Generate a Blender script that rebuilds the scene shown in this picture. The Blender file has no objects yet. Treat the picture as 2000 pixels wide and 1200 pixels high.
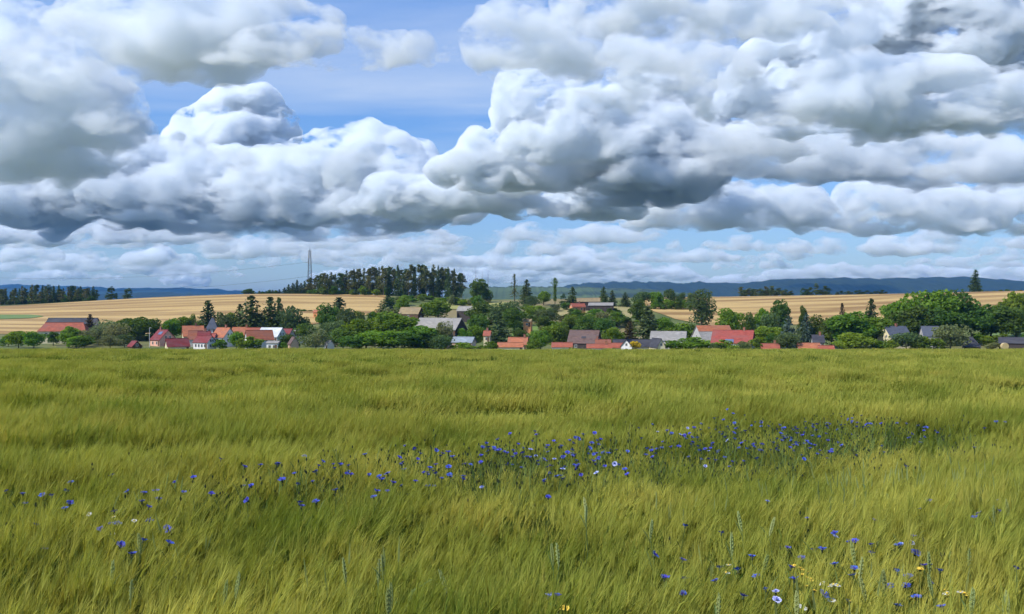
import bpy, bmesh, math, random
import numpy as np
from mathutils import Vector, Matrix

# ------------------------------------------------------------------ camera, sky, sun, exposure
sc = bpy.context.scene
COL = sc.collection
F, CX, CY, ZC = 1750.0, 1000.0, 600.0, 1.75
cam = bpy.data.cameras.new('camera'); cam_o = bpy.data.objects.new('camera', cam); COL.objects.link(cam_o)
sc.camera = cam_o
cam.sensor_width = 36; cam.lens = 36 * F / 2000; cam.clip_start = 0.1; cam.clip_end = 150000
cam_o.location = (0, 0, ZC); cam_o.rotation_euler = (math.radians(90), 0, 0)

SUN_DIR = Vector((-0.80, -0.45, 0)).normalized() * math.cos(math.radians(46)) + Vector((0, 0, math.sin(math.radians(46))))
world = bpy.data.worlds.new('World'); sc.world = world; world.use_nodes = True
wt = world.node_tree; wn = wt.nodes; wl = wt.links
bg = wn['Background']
sky = wn.new('ShaderNodeTexSky'); sky.sky_type = 'NISHITA'; sky.sun_disc = False
sky.sun_elevation = math.radians(46); sky.sun_rotation = math.atan2(SUN_DIR.x, SUN_DIR.y)
sky.altitude = 400; sky.air_density = 1.0; sky.dust_density = 0.3; sky.ozone_density = 3.0
# deep summer blue: tint, then a thin high veil of cirrus over all of the dome
tint = wn.new('ShaderNodeMix'); tint.data_type = 'RGBA'; tint.blend_type = 'MULTIPLY'; tint.inputs[0].default_value = 1
tint.inputs[7].default_value = (0.60, 0.86, 1.16, 1)
wl.new(sky.outputs[0], tint.inputs[6])
tc = wn.new('ShaderNodeTexCoord')
sep = wn.new('ShaderNodeSeparateXYZ'); wl.new(tc.outputs['Generated'], sep.inputs[0])
mz = wn.new('ShaderNodeMath'); mz.operation = 'MAXIMUM'; mz.inputs[1].default_value = 0.04; wl.new(sep.outputs[2], mz.inputs[0])
dv = wn.new('ShaderNodeVectorMath'); dv.operation = 'DIVIDE'; wl.new(tc.outputs['Generated'], dv.inputs[0])
cmb = wn.new('ShaderNodeCombineXYZ')
for i in range(3): wl.new(mz.outputs[0], cmb.inputs[i])
wl.new(cmb.outputs[0], dv.inputs[1])
mpw = wn.new('ShaderNodeMapping'); mpw.inputs['Scale'].default_value = (0.35, 0.8, 0); mpw.inputs['Location'].default_value = (3.1, 1.2, 0)
mpw.inputs['Rotation'].default_value = (0, 0, 0.4)
wl.new(dv.outputs[0], mpw.inputs[0])
cn = wn.new('ShaderNodeTexNoise'); cn.inputs['Scale'].default_value = 0.8; cn.inputs['Detail'].default_value = 8
cn.inputs['Roughness'].default_value = 0.55; cn.inputs['Distortion'].default_value = 0.5
wl.new(mpw.outputs[0], cn.inputs['Vector'])
cr = wn.new('ShaderNodeMapRange'); cr.inputs[1].default_value = 0.44; cr.inputs[2].default_value = 0.72; cr.inputs[3].default_value = 0; cr.inputs[4].default_value = 0.55
wl.new(cn.outputs[0], cr.inputs[0])
vf = wn.new('ShaderNodeMapRange'); vf.inputs[1].default_value = 0.10; vf.inputs[2].default_value = 0.24; wl.new(sep.outputs[2], vf.inputs[0])
vm = wn.new('ShaderNodeMath'); vm.operation = 'MULTIPLY'; wl.new(cr.outputs[0], vm.inputs[0]); wl.new(vf.outputs[0], vm.inputs[1])
veil = wn.new('ShaderNodeMix'); veil.data_type = 'RGBA'; veil.inputs[7].default_value = (4.4, 4.9, 5.6, 1)
hz_ = wn.new('ShaderNodeMapRange'); hz_.inputs[1].default_value = 0.0; hz_.inputs[2].default_value = 0.35; hz_.inputs[3].default_value = 0.0; hz_.inputs[4].default_value = 1.0
wl.new(sep.outputs[2], hz_.inputs[0])
hm_ = wn.new('ShaderNodeMix'); hm_.data_type = 'RGBA'; hm_.blend_type = 'MULTIPLY'; hm_.inputs[0].default_value = 1
hc_ = wn.new('ShaderNodeMix'); hc_.data_type = 'RGBA'; hc_.inputs[6].default_value = (0.76, 0.58, 0.53, 1); hc_.inputs[7].default_value = (1, 1, 1, 1); wl.new(hz_.outputs[0], hc_.inputs[0])
wl.new(tint.outputs[2], hm_.inputs[6]); wl.new(hc_.outputs[2], hm_.inputs[7])
wl.new(vm.outputs[0], veil.inputs[0]); wl.new(hm_.outputs[2], veil.inputs[6])
wl.new(veil.outputs[2], bg.inputs[0])
bg.inputs[1].default_value = 0.15

sun = bpy.data.lights.new('sun', 'SUN'); sun.energy = 4.2; sun.angle = math.radians(0.5); sun.color = (1, 0.945, 0.85)
sun_o = bpy.data.objects.new('sun', sun); COL.objects.link(sun_o)
sun_o.rotation_euler = SUN_DIR.to_track_quat('Z', 'Y').to_euler(); sun_o.location = (-60, -30, 90)
sc.view_settings.view_transform = 'Standard'; sc.view_settings.look = 'None'
sc.view_settings.exposure = 0.25; sc.view_settings.gamma = 1.0
try: sc.view_settings.use_curve_mapping = False
except Exception: pass
sc.cycles.volume_bounces = 12; sc.cycles.max_bounces = 13; sc.cycles.diffuse_bounces = 3
sc.cycles.transparent_max_bounces = 8; sc.cycles.use_denoising = True
sc.cycles.volume_step_rate = 0.16; sc.cycles.volume_max_steps = 512
sc.cycles.use_adaptive_sampling = True; sc.cycles.adaptive_threshold = 0.03

# ------------------------------------------------------------------ helpers
rng = np.random.default_rng(7)
random.seed(7)

def link(o, parent=None):
    COL.objects.link(o)
    if parent is not None: o.parent = parent
    return o
def mk_mesh(name, v, f, m=None, smooth=False):
    me = bpy.data.meshes.new(name)
    if isinstance(f, np.ndarray) and f.ndim == 2:
        v = np.asarray(v, dtype=np.float32); n, k = f.shape
        me.vertices.add(len(v)); me.vertices.foreach_set('co', v.ravel())
        me.loops.add(n * k); me.loops.foreach_set('vertex_index', f.astype(np.int32).ravel())
        me.polygons.add(n); me.polygons.foreach_set('loop_start', np.arange(0, n * k, k, dtype=np.int32))
        me.polygons.foreach_set('loop_total', np.full(n, k, dtype=np.int32))
        me.update(calc_edges=True)
    else:
        me.from_pydata([tuple(x) for x in v], [], [tuple(x) for x in f]); me.update()
    if m is not None: me.materials.append(m)
    if smooth: me.polygons.foreach_set('use_smooth', np.ones(len(me.polygons), dtype=bool))
    return me
def obj(name, me, parent=None, loc=None, rot=None, scale=None):
    o = bpy.data.objects.new(name, me)
    link(o, parent)
    if loc is not None: o.location = loc
    if rot is not None: o.rotation_euler = rot
    if scale is not None: o.scale = scale
    return o
def tag(o, label=None, cat=None, group=None, kind=None):
    if label: o['label'] = label
    if cat: o['category'] = cat
    if group: o['group'] = group
    if kind: o['kind'] = kind
    return o
def thing(name, label, cat, loc=(0, 0, 0), rz=0, group=None):
    o = obj(name, None, None, loc, (0, 0, rz)); o.empty_display_size = 0.3
    return tag(o, label, cat, group)
class MB:
    """collects boxes / prisms / tubes, builds one mesh"""
    def __init__(s): s.v = []; s.f = []
    def add(s, v, f):
        b = len(s.v); s.v += [tuple(x) for x in v]; s.f += [tuple(i + b for i in q) for q in f]; return s
    def box(s, x0, x1, y0, y1, z0, z1):
        return s.add([(x0,y0,z0),(x1,y0,z0),(x1,y1,z0),(x0,y1,z0),(x0,y0,z1),(x1,y0,z1),(x1,y1,z1),(x0,y1,z1)],
                     [(0,3,2,1),(4,5,6,7),(0,1,5,4),(1,2,6,5),(2,3,7,6),(3,0,4,7)])
    def prism(s, poly, ax, a0, a1):
        """poly: 2d outline in the other two axes, extruded along axis ax"""
        n = len(poly); v = []
        for a in (a0, a1):
            for p in poly:
                q = list(p); q.insert(ax, a); v.append(tuple(q))
        f = [tuple(range(n - 1, -1, -1)), tuple(range(n, 2 * n))] + [(i, (i + 1) % n, n + (i + 1) % n, n + i) for i in range(n)]
        return s.add(v, f)
    def tube(s, pts, rad, n=6):
        pts = [Vector(p) for p in pts]
        if not hasattr(rad, '__len__'): rad = [rad] * len(pts)
        b = []
        for i, p in enumerate(pts):
            d = (pts[min(i + 1, len(pts) - 1)] - pts[max(i - 1, 0)]).normalized()
            a = d.orthogonal().normalized(); c = d.cross(a)
            b += [p + (a * math.cos(t) + c * math.sin(t)) * rad[i] for t in [2 * math.pi * k / n for k in range(n)]]
        f = []
        for i in range(len(pts) - 1):
            for k in range(n):
                f.append((i * n + k, i * n + (k + 1) % n, (i + 1) * n + (k + 1) % n, (i + 1) * n + k))
        f.append(tuple(range(n - 1, -1, -1))); f.append(tuple(range((len(pts) - 1) * n, len(pts) * n)))
        return s.add(b, f)
    def mesh(s, name, m, smooth=False): return mk_mesh(name, s.v, s.f, m, smooth)
    def build(s, name, m, parent=None, **k): return obj(name, s.mesh(name, m), parent, **k)

# ------------------------------------------------------------------ materials
def new_mat(name):
    m = bpy.data.materials.new(name); m.use_nodes = True
    t = m.node_tree; return m, t, t.nodes, t.links, t.nodes['Principled BSDF']
def noise_mat(name, c1, c2, scale, rough=0.9, detail=4, c3=None, scale3=0.1, bump=0.0, coord='Object', spec=0.3, stretch=None, rand=0.0):
    m, t, N, L, b = new_mat(name)
    if coord == 'World':
        g = N.new('ShaderNodeNewGeometry'); src = g.outputs['Position']
    else:
        g = N.new('ShaderNodeTexCoord'); src = g.outputs[coord]
    if stretch:
        mp = N.new('ShaderNodeMapping'); mp.inputs['Scale'].default_value = stretch; L.new(src, mp.inputs[0]); src = mp.outputs[0]
    n = N.new('ShaderNodeTexNoise'); n.inputs['Scale'].default_value = scale; n.inputs['Detail'].default_value = detail
    L.new(src, n.inputs['Vector'])
    mr = N.new('ShaderNodeMapRange'); mr.inputs[1].default_value = 0.32; mr.inputs[2].default_value = 0.68; L.new(n.outputs[0], mr.inputs[0])
    mx = N.new('ShaderNodeMix'); mx.data_type = 'RGBA'; mx.inputs[6].default_value = (*c1, 1); mx.inputs[7].default_value = (*c2, 1)
    L.new(mr.outputs[0], mx.inputs[0]); out = mx.outputs[2]
    if c3 is not None:
        n3 = N.new('ShaderNodeTexNoise'); n3.inputs['Scale'].default_value = scale3; n3.inputs['Detail'].default_value = 3; L.new(src, n3.inputs['Vector'])
        r3 = N.new('ShaderNodeMapRange'); r3.inputs[1].default_value = 0.45; r3.inputs[2].default_value = 0.65; L.new(n3.outputs[0], r3.inputs[0])
        m3 = N.new('ShaderNodeMix'); m3.data_type = 'RGBA'; m3.inputs[7].default_value = (*c3, 1)
        L.new(r3.outputs[0], m3.inputs[0]); L.new(out, m3.inputs[6]); out = m3.outputs[2]
    if rand:
        oi = N.new('ShaderNodeObjectInfo'); rr = N.new('ShaderNodeMapRange'); rr.inputs[3].default_value = 1 - rand; rr.inputs[4].default_value = 1 + rand
        L.new(oi.outputs['Random'], rr.inputs[0])
        hs = N.new('ShaderNodeHueSaturation'); L.new(rr.outputs[0], hs.inputs['Value']); L.new(out, hs.inputs['Color'])
        h2 = N.new('ShaderNodeMapRange'); h2.inputs[3].default_value = 0.5 - rand * 0.12; h2.inputs[4].default_value = 0.5 + rand * 0.1
        ad = N.new('ShaderNodeMath'); ad.operation = 'MULTIPLY'; ad.inputs[1].default_value = 7.31; L.new(oi.outputs['Random'], ad.inputs[0])
        fr = N.new('ShaderNodeMath'); fr.operation = 'FRACT'; L.new(ad.outputs[0], fr.inputs[0]); L.new(fr.outputs[0], h2.inputs[0]); L.new(h2.outputs[0], hs.inputs['Hue'])
        out = hs.outputs[0]
    L.new(out, b.inputs['Base Color']); b.inputs['Roughness'].default_value = rough
    b.inputs['Specular IOR Level'].default_value = spec
    if bump:
        bp = N.new('ShaderNodeBump'); bp.inputs['Strength'].default_value = bump; L.new(n.outputs[0], bp.inputs['Height']); L.new(bp.outputs[0], b.inputs['Normal'])
    return m
def leaf_mat(name, c1, c2, trans=0.42, scale=0.25, rand=0.2, coord='World', rough=0.7):
    """foliage: diffuse with light passing through the leaves"""
    m = noise_mat(name, c1, c2, scale, rough, 4, coord=coord, spec=0.15, rand=rand)
    t = m.node_tree; b = t.nodes['Principled BSDF']; out = t.nodes['Material Output']
    tr = t.nodes.new('ShaderNodeBsdfTranslucent'); mx = t.nodes.new('ShaderNodeMixShader'); mx.inputs[0].default_value = trans
    src = b.inputs['Base Color'].links[0].from_socket
    hs = t.nodes.new('ShaderNodeHueSaturation'); hs.inputs['Value'].default_value = 1.35; hs.inputs['Saturation'].default_value = 1.1; hs.inputs['Hue'].default_value = 0.49
    t.links.new(src, hs.inputs['Color']); t.links.new(hs.outputs[0], tr.inputs[0])
    t.links.new(b.outputs[0], mx.inputs[1]); t.links.new(tr.outputs[0], mx.inputs[2]); t.links.new(mx.outputs[0], out.inputs['Surface'])
    return m
M = {}
M['ground'] = noise_mat('meadow_ground', (0.075, 0.11, 0.025), (0.15, 0.17, 0.045), 0.06, c3=(0.24, 0.19, 0.08), scale3=0.012, coord='World', detail=8)
M['stubble'] = None
M['trunk'] = noise_mat('bark', (0.05, 0.038, 0.028), (0.12, 0.095, 0.07), 3.0, coord='Object')
M['palebark'] = noise_mat('pale_bark', (0.14, 0.11, 0.085), (0.26, 0.21, 0.16), 2.0)
M['leaf'] = leaf_mat('broad_leaves', (0.1, 0.185, 0.018), (0.205, 0.31, 0.042))
M['leaf_dark'] = leaf_mat('dark_leaves', (0.064, 0.125, 0.02), (0.125, 0.195, 0.036))
M['leaf_pale'] = leaf_mat('willow_leaves', (0.13, 0.16, 0.055), (0.23, 0.25, 0.1), 0.3)
M['leaf_grey'] = leaf_mat('birch_leaves', (0.075, 0.125, 0.038), (0.135, 0.19, 0.062), 0.3)
M['needle'] = leaf_mat('spruce_needles', (0.042, 0.078, 0.022), (0.098, 0.135, 0.042), 0.15)
M['needle_blue'] = leaf_mat('blue_spruce_needles', (0.05, 0.085, 0.06), (0.10, 0.14, 0.10), 0.15)
M['needle_pine'] = leaf_mat('pine_needles', (0.075, 0.092, 0.028), (0.155, 0.16, 0.054), 0.15)
M['needle_brown'] = leaf_mat('browned_needles', (0.07, 0.045, 0.022), (0.10, 0.07, 0.03), 0.15)
M['yellow_bush'] = leaf_mat('yellow_blossom', (0.55, 0.40, 0.02), (0.70, 0.55, 0.04), 0.2, rand=0.05)
def wall(name, c): return noise_mat(name, tuple(x * 0.86 for x in c), c, 0.8, 0.9, 6)
M['white'] = wall('white_render', (0.78, 0.76, 0.72)); M['cream'] = wall('cream_render', (0.76, 0.66, 0.42))
M['pink'] = wall('pink_render', (0.75, 0.42, 0.32)); M['greywall'] = wall('grey_render', (0.5, 0.48, 0.45))
M['orangewall'] = wall('orange_render', (0.72, 0.30, 0.13)); M['peach'] = wall('peach_render', (0.72, 0.52, 0.36))
M['wood'] = noise_mat('weathered_boards', (0.035, 0.028, 0.026), (0.085, 0.068, 0.06), 1.5, stretch=(6, 6, 0.3))
M['brownwood'] = noise_mat('brown_boards', (0.09, 0.05, 0.03), (0.16, 0.10, 0.06), 1.5, stretch=(6, 6, 0.3))
def tile(name, c, r=0.8): return noise_mat(name, tuple(x * 0.6 for x in c), c, 1.3, r, 8, c3=tuple(x * 0.62 + 0.03 for x in c), scale3=0.35, bump=0.2, stretch=(.5, 1.4, 1.4))
M['red'] = tile('red_tiles', (0.43, 0.12, 0.07)); M['orange'] = tile('orange_tiles', (0.52, 0.18, 0.085))
M['maroon'] = tile('maroon_tiles', (0.24, 0.042, 0.045)); M['brightred'] = tile('red_sheet_roof', (0.38, 0.075, 0.055), 0.7)
M['brownroof'] = tile('brown_roof', (0.17, 0.105, 0.09)); M['greyroof'] = tile('grey_fibre_roof', (0.36, 0.34, 0.31))
M['darkroof'] = tile('dark_slate', (0.06, 0.06, 0.075)); M['slate'] = tile('blue_slate', (0.10, 0.115, 0.15))
M['bluegrey'] = tile('blue_grey_sheet', (0.30, 0.36, 0.42)); M['whiteroof'] = tile('white_sheet_roof', (0.72, 0.76, 0.78), 0.5)
M['oldred'] = tile('weathered_red_tiles', (0.33, 0.11, 0.06)); M['tan'] = tile('straw_tan', (0.36, 0.27, 0.14))
M['glass'] = noise_mat('window_glass', (0.02, 0.025, 0.03), (0.04, 0.045, 0.055), 1.0, 0.08, spec=0.6)
M['frame'] = noise_mat('window_frame', (0.6, 0.59, 0.56), (0.72, 0.71, 0.68), 2.0, 0.5)
M['brick'] = noise_mat('chimney_brick', (0.26, 0.11, 0.07), (0.38, 0.17, 0.11), 4.0)
M['metal'] = noise_mat('galvanised_steel', (0.09, 0.10, 0.11), (0.16, 0.17, 0.18), 2.0, 0.6)
M['panel'] = noise_mat('solar_glass', (0.10, 0.13, 0.22), (0.16, 0.20, 0.30), 2.0, 0.15, spec=0.6)
M['hay'] = noise_mat('hay', (0.45, 0.33, 0.14), (0.62, 0.48, 0.24), 6.0)

# ------------------------------------------------------------------ terrain
def field_h(y):
    y = np.asarray(y, dtype=float)
    return np.where(y > 0, -0.0312 * y - 8.3e-5 * y * y, -0.0286 * y * 0.4)
_Y = np.array([200, 260, 350, 400, 450, 520, 560, 620, 680, 740, 800, 1000, 1300, 2500, 5000, 20000, 60000.])
_U = np.array([-0.9, -0.571, -0.40, -0.286, -0.143, -0.03, 0.114, 0.229, 0.43, 0.571, 0.9])
R_ = [3, 2.4, 9.3, 12.2, 11.5, 7.5, 9.2, 9.6, 12.0, 14.5, 16]          # the ridge, 680 m away
V_ = {350: [-15.4, -15.4, -15.5, -15.6, -15.8, -16.2, -16.4, -16.4, -16.2, -15.9, -15.5],
      400: [-15.2, -15.2, -15.6, -16.2, -16.8, -17.4, -17.8, -17.6, -16.8, -15.8, -15],
      450: [-11, -11.4, -12.6, -13.6, -13, -14, -15, -14.6, -13, -11.4, -9],
      520: [-7, -7.2, -6.8, -5.6, -5.6, -7, -7, -9.2, -7.6, -4.6, -2],
      560: [-4.6, -5, -3, -0.8, -1.4, -3.4, -2.6, -4.2, -2.6, 0.5, 2],
      620: [-0.6, -1, 3.6, 6.4, 5.6, 2.6, 3.6, 3.2, 5, 7.8, 9]}
_T = np.zeros((len(_Y), len(_U)))
f200, f260 = float(field_h(200)), float(field_h(260))
for i, yy in enumerate(_Y):
    if yy == 200: _T[i] = f200
    elif yy == 260: _T[i] = -12.4
    elif yy in V_: _T[i] = V_[yy]
    elif yy == 680: _T[i] = R_
    else:
        drop = {740: -0.6, 800: -3.5, 1000: -14, 1300: -24, 2500: -45, 5000: -60, 20000: -70, 60000: -90}[int(yy)]
        _T[i] = np.array(R_) * (1.0 if yy < 1000 else 0.4 if yy < 1500 else 0.0) + drop
_FY = np.concatenate([np.arange(200, 1300, 6.0), np.geomspace(1300, 60000, 60)]); _FU = np.linspace(-0.9, 0.9, 181)
_G = np.array([[0.0] * 181 for _ in _FY])
for j, u in enumerate(_FU):
    colv = np.array([np.interp(u, _U, _T[i]) for i in range(len(_Y))]); _G[:, j] = np.interp(_FY, _Y, colv)
for _ in range(14):
    a = _G.copy(); a[1:-1] = (a[:-2] + 2 * a[1:-1] + a[2:]) / 4; a[0] = f200; a[-1] = _G[-1]
    b = a.copy(); b[:, 1:-1] = (a[:, :-2] + 2 * a[:, 1:-1] + a[:, 2:]) / 4; _G = b
def hgt(x, y):
    x = np.asarray(x, dtype=float); y = np.asarray(y, dtype=float)
    x, y = np.broadcast_arrays(x, y)
    z = field_h(np.minimum(y, 200)).copy()
    m = y > 200
    if m.any():
        yy = np.clip(y[m], 200, 59999); u = np.clip(x[m] / np.maximum(yy, 1), -0.8999, 0.8999)
        fi = np.interp(yy, _FY, np.arange(len(_FY))); i0 = np.minimum(fi.astype(int), len(_FY) - 2); ti = fi - i0
        fj = (u + 0.9) / 1.8 * 180; j0 = np.minimum(fj.astype(int), 179); tj = fj - j0
        z[m] = (_G[i0, j0] * (1 - ti) * (1 - tj) + _G[i0 + 1, j0] * ti * (1 - tj) + _G[i0, j0 + 1] * (1 - ti) * tj + _G[i0 + 1, j0 + 1] * ti * tj)
    return z
def H(x, y): return float(hgt(np.array([x]), np.array([y]))[0])
def X(px, Y): return (px - CX) / F * Y
def Z(py, Y): return ZC + (CY - py) / F * Y
xs = np.concatenate([-np.geomspace(26000, 620, 26), np.arange(-600, 601, 7.5), np.geomspace(620, 26000, 26)])
ys = np.concatenate([-np.geomspace(26000, 60, 22), np.arange(-50, 210, 5.0), np.arange(210, 900, 6.0), np.geomspace(900, 45000, 60)])
gx, gy = np.meshgrid(xs, ys); gz = hgt(gx, gy)
def grid_mesh(name, gx, gy, gz, m, smooth=True):
    ny, nx = gx.shape; idx = np.arange(nx * ny).reshape(ny, nx)
    f = np.stack([idx[:-1, :-1], idx[:-1, 1:], idx[1:, 1:], idx[1:, :-1]], -1).reshape(-1, 4)
    return mk_mesh(name, np.stack([gx, gy, gz], -1).reshape(-1, 3), f, m, smooth)
tag(obj('ground', grid_mesh('ground', gx, gy, gz, M['ground'])), kind='structure')

# harvested grain fields: straw rows across the slope
def stubble_mat(name, ang, period):
    m, t, N, L, b = new_mat(name)
    g = N.new('ShaderNodeNewGeometry')
    mp = N.new('ShaderNodeMapping'); mp.inputs['Rotation'].default_value = (0, 0, ang); L.new(g.outputs['Position'], mp.inputs[0])
    w = N.new('ShaderNodeTexWave'); w.bands_direction = 'Y'; w.inputs['Scale'].default_value = 0.314 / period; w.inputs['Distortion'].default_value = 7.0
    w.inputs['Detail'].default_value = 2; w.inputs['Detail Scale'].default_value = 0.45; L.new(mp.outputs[0], w.inputs['Vector'])
    n = N.new('ShaderNodeTexNoise'); n.inputs['Scale'].default_value = 0.03; n.inputs['Detail'].default_value = 8
    mp2 = N.new('ShaderNodeMapping'); mp2.inputs['Scale'].default_value = (0.22, 2.6, 1); L.new(mp.outputs[0], mp2.inputs[0]); L.new(mp2.outputs[0], n.inputs['Vector'])
    mx = N.new('ShaderNodeMix'); mx.data_type = 'RGBA'; mx.inputs[6].default_value = (0.26, 0.15, 0.042, 1); mx.inputs[7].default_value = (0.52, 0.35, 0.125, 1)
    ns = N.new('ShaderNodeTexNoise'); ns.inputs['Scale'].default_value = 0.055; ns.inputs['Detail'].default_value = 2
    mp3 = N.new('ShaderNodeMapping'); mp3.inputs['Scale'].default_value = (0.07, 1.0, 0.0); L.new(mp.outputs[0], mp3.inputs[0]); L.new(mp3.outputs[0], ns.inputs['Vector'])
    am = N.new('ShaderNodeMath'); am.operation = 'MULTIPLY_ADD'; am.inputs[1].default_value = 0.22; L.new(w.outputs['Fac'], am.inputs[0]); L.new(ns.outputs[0], am.inputs[2])
    mr = N.new('ShaderNodeMapRange'); mr.inputs[1].default_value = 0.52; mr.inputs[2].default_value = 0.70; L.new(am.outputs[0], mr.inputs[0]); L.new(mr.outputs[0], mx.inputs[0])
    m2 = N.new('ShaderNodeMix'); m2.data_type = 'RGBA'; m2.inputs[7].default_value = (0.42, 0.275, 0.095, 1)
    r2 = N.new('ShaderNodeMapRange'); r2.inputs[1].default_value = 0.46; r2.inputs[2].default_value = 0.72; L.new(n.outputs[0], r2.inputs[0]); L.new(r2.outputs[0], m2.inputs[0]); L.new(mx.outputs[2], m2.inputs[6])
    L.new(m2.outputs[2], b.inputs['Base Color']); b.inputs['Roughness'].default_value = 0.95
    return m
def drape(name, px, y0, y1, m, off=0.35, label=None):
    """a sheet laid on the ground: for each photo column px, from distance y0 to y1"""
    n = 160; pp = np.linspace(px[0], px[-1], n); a = np.interp(pp, px, y0); c = np.interp(pp, px, y1)
    tt = np.linspace(0, 1, 70)[:, None]; yy = a[None] * (1 - tt) + c[None] * tt; xx = (pp[None] - CX) / F * yy
    return tag(obj(name, grid_mesh(name, xx, yy, hgt(xx, yy) + off, m)), label, kind='structure')
drape('stubble_field', [-600, 0, 250, 480, 620, 760], [440, 446, 452, 462, 500, 560], [700, 690, 705, 716, 716, 700], stubble_mat('left_stubble', 0.05, 26), label='large golden harvested field with straw rows on the left hillside')
drape('stubble_field', [1255, 1320, 1400, 1560, 1750, 2000, 2400], [596, 540, 512, 516, 512, 560, 560], [700, 705, 710, 714, 716, 720, 720], stubble_mat('right_stubble', -0.13, 24), label='golden harvested field with straw rows on the right hillside')
drape('stubble_strip', [1120, 1180], [640, 640], [690, 690], stubble_mat('strip_stubble', 0.0, 9), label='narrow golden stubble strip above the hillside farm')
M['greencrop'] = noise_mat('young_green_crop', (0.12, 0.19, 0.05), (0.17, 0.24, 0.07), 0.1, coord='World', stretch=(0.3, 2, 1))
drape('green_field', [-500, -40, 60, 84], [530, 536, 545, 556], [585, 580, 572, 560], M['greencrop'], 0.6, label='pale green wedge of crop inside the left golden field')
drape('green_field', [-600, 0, 130, 225], [697, 672, 684, 690], [760, 705, 704, 706], noise_mat('grass_verge', (0.09, 0.13, 0.03), (0.16, 0.18, 0.06), 0.1, coord='World'), 0.5, label='grassy strip in front of the left conifer wood')
drape('meadow', [1925, 1990, 2300], [440, 430, 425], [474, 480, 490], M['greencrop'], 0.4, label='bright green meadow slope at the right edge')
drape('meadow', [1000, 1060, 1110], [438, 436, 440], [500, 496, 480], noise_mat('mown_grass', (0.12, 0.20, 0.035), (0.17, 0.25, 0.05), 0.12, coord='World'), 0.4, label='light green grass clearing in the middle of the village')
drape('meadow', [1090, 1120, 1230, 1260], [545, 540, 540, 548], [600, 610, 610, 600], noise_mat('dry_meadow', (0.26, 0.24, 0.09), (0.36, 0.30, 0.13), 0.1, coord='World'), 0.4, label='dry yellowish meadow around the hillside farm')
drape('meadow', [860, 900, 960, 1000], [590, 585, 585, 600], [650, 660, 660, 640], noise_mat('yellow_meadow', (0.26, 0.26, 0.07), (0.38, 0.35, 0.12), 0.15, coord='World'), 0.4, label='yellow green sunlit meadow below the hilltop wood')

# far hills, each a closed body of land
def far_hill(name, label, px, py, Y, depth, m, jag, foot=-75, seed=1):
    r = np.random.default_rng(seed); n = int((px[-1] - px[0]) / 1.6) + 2
    pp = np.linspace(px[0], px[-1], n); top = Z(np.interp(pp, px, py), Y)
    sm = np.cumsum(r.normal(0, 1, n)); sm = sm - np.convolve(sm, np.ones(41) / 41, 'same')
    k = np.array([0, .12, .3, .5, .7, .88, 1.0, 1.5, 2.6]); prof = np.array([0, .22, .52, .76, .92, .985, 1, .8, 0])
    xx = (pp[None] - CX) / F * Y + 0 * k[:, None]; yy = Y + (k[:, None] - 1) * depth + 0 * pp[None]
    zz = foot + (top[None] - foot) * prof[:, None]
    zz += (r.normal(0, 1, zz.shape) * jag * 0.8 + np.clip(sm, -3, 3)[None] * jag * 0.5) * (prof[:, None] > 0.15)
    return tag(obj(name, grid_mesh(name, xx, yy, zz, m, False)), label, kind='structure')
M['farforest'] = noise_mat('far_forest', (0.010, 0.020, 0.012), (0.022, 0.036, 0.018), 0.012, coord='World', detail=8)
M['farfield'] = noise_mat('far_fields', (0.05, 0.085, 0.03), (0.11, 0.15, 0.05), 0.0016, coord='World', stretch=(0.5, 2, 1), c3=(0.02, 0.035, 0.018), scale3=0.002)
far_hill('far_hill', 'long dark blue forested ridge on the right horizon', [1060, 1120, 1200, 1290, 1400, 1455, 1500, 1600, 1720, 1800, 1860, 1905, 1960, 2060, 2600],
         [572, 556, 552, 553, 555, 553, 549, 545, 546, 545, 543, 546, 551, 554, 556], 7500, 1500, M['farforest'], 5, seed=3)
far_hill('far_hill', 'blue green field covered rise between the trees in the centre', [900, 950, 1010, 1070, 1130, 1240, 1330, 1420], [566, 561, 560, 561, 562, 566, 574, 590], 4200, 1500, M['farfield'], 2.0, seed=5)
far_hill('far_hill', 'pale blue mountain line on the far left horizon', [-700, -300, 0, 60, 160, 220, 280, 345, 400, 432, 450, 480, 520, 640], [560, 561, 560, 561, 564, 567, 566, 565, 568, 567, 570, 572, 574, 585], 11500, 2500, M['farforest'], 12, seed=6)
far_hill('far_hill', 'lower blue wooded foothill in front of the left mountains', [200, 260, 300, 330, 380, 440, 520], [580, 575, 573, 574, 577, 580, 590], 7500, 1800, M['farforest'], 6, seed=8)

# ------------------------------------------------------------------ trees
def cards(cen, size, r, vertical=0.0, asp=1.0):
    """leaf-sized quads at the given centres"""
    n = len(cen); a = r.normal(0, 1, (n, 3)); a /= np.linalg.norm(a, axis=1)[:, None] + 1e-9
    b = np.cross(a, r.normal(0, 1, (n, 3))); b /= np.linalg.norm(b, axis=1)[:, None] + 1e-9
    if vertical:
        b = b * (1 - vertical) + np.array([0, 0, -1.0]) * vertical; a = np.cross(b, r.normal(0, 1, (n, 3)))
        a /= np.linalg.norm(a, axis=1)[:, None] + 1e-9
    s = (size * r.uniform(0.6, 1.3, n))[:, None]
    v = np.stack([cen - a * s - b * s * asp, cen + a * s * 0.8 - b * s * asp * 0.4, cen + a * s * 0.5 + b * s * asp, cen - a * s * 0.9 + b * s * asp * 0.6], 1).reshape(-1, 3)
    return v, np.arange(4 * n).reshape(n, 4)
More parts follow.
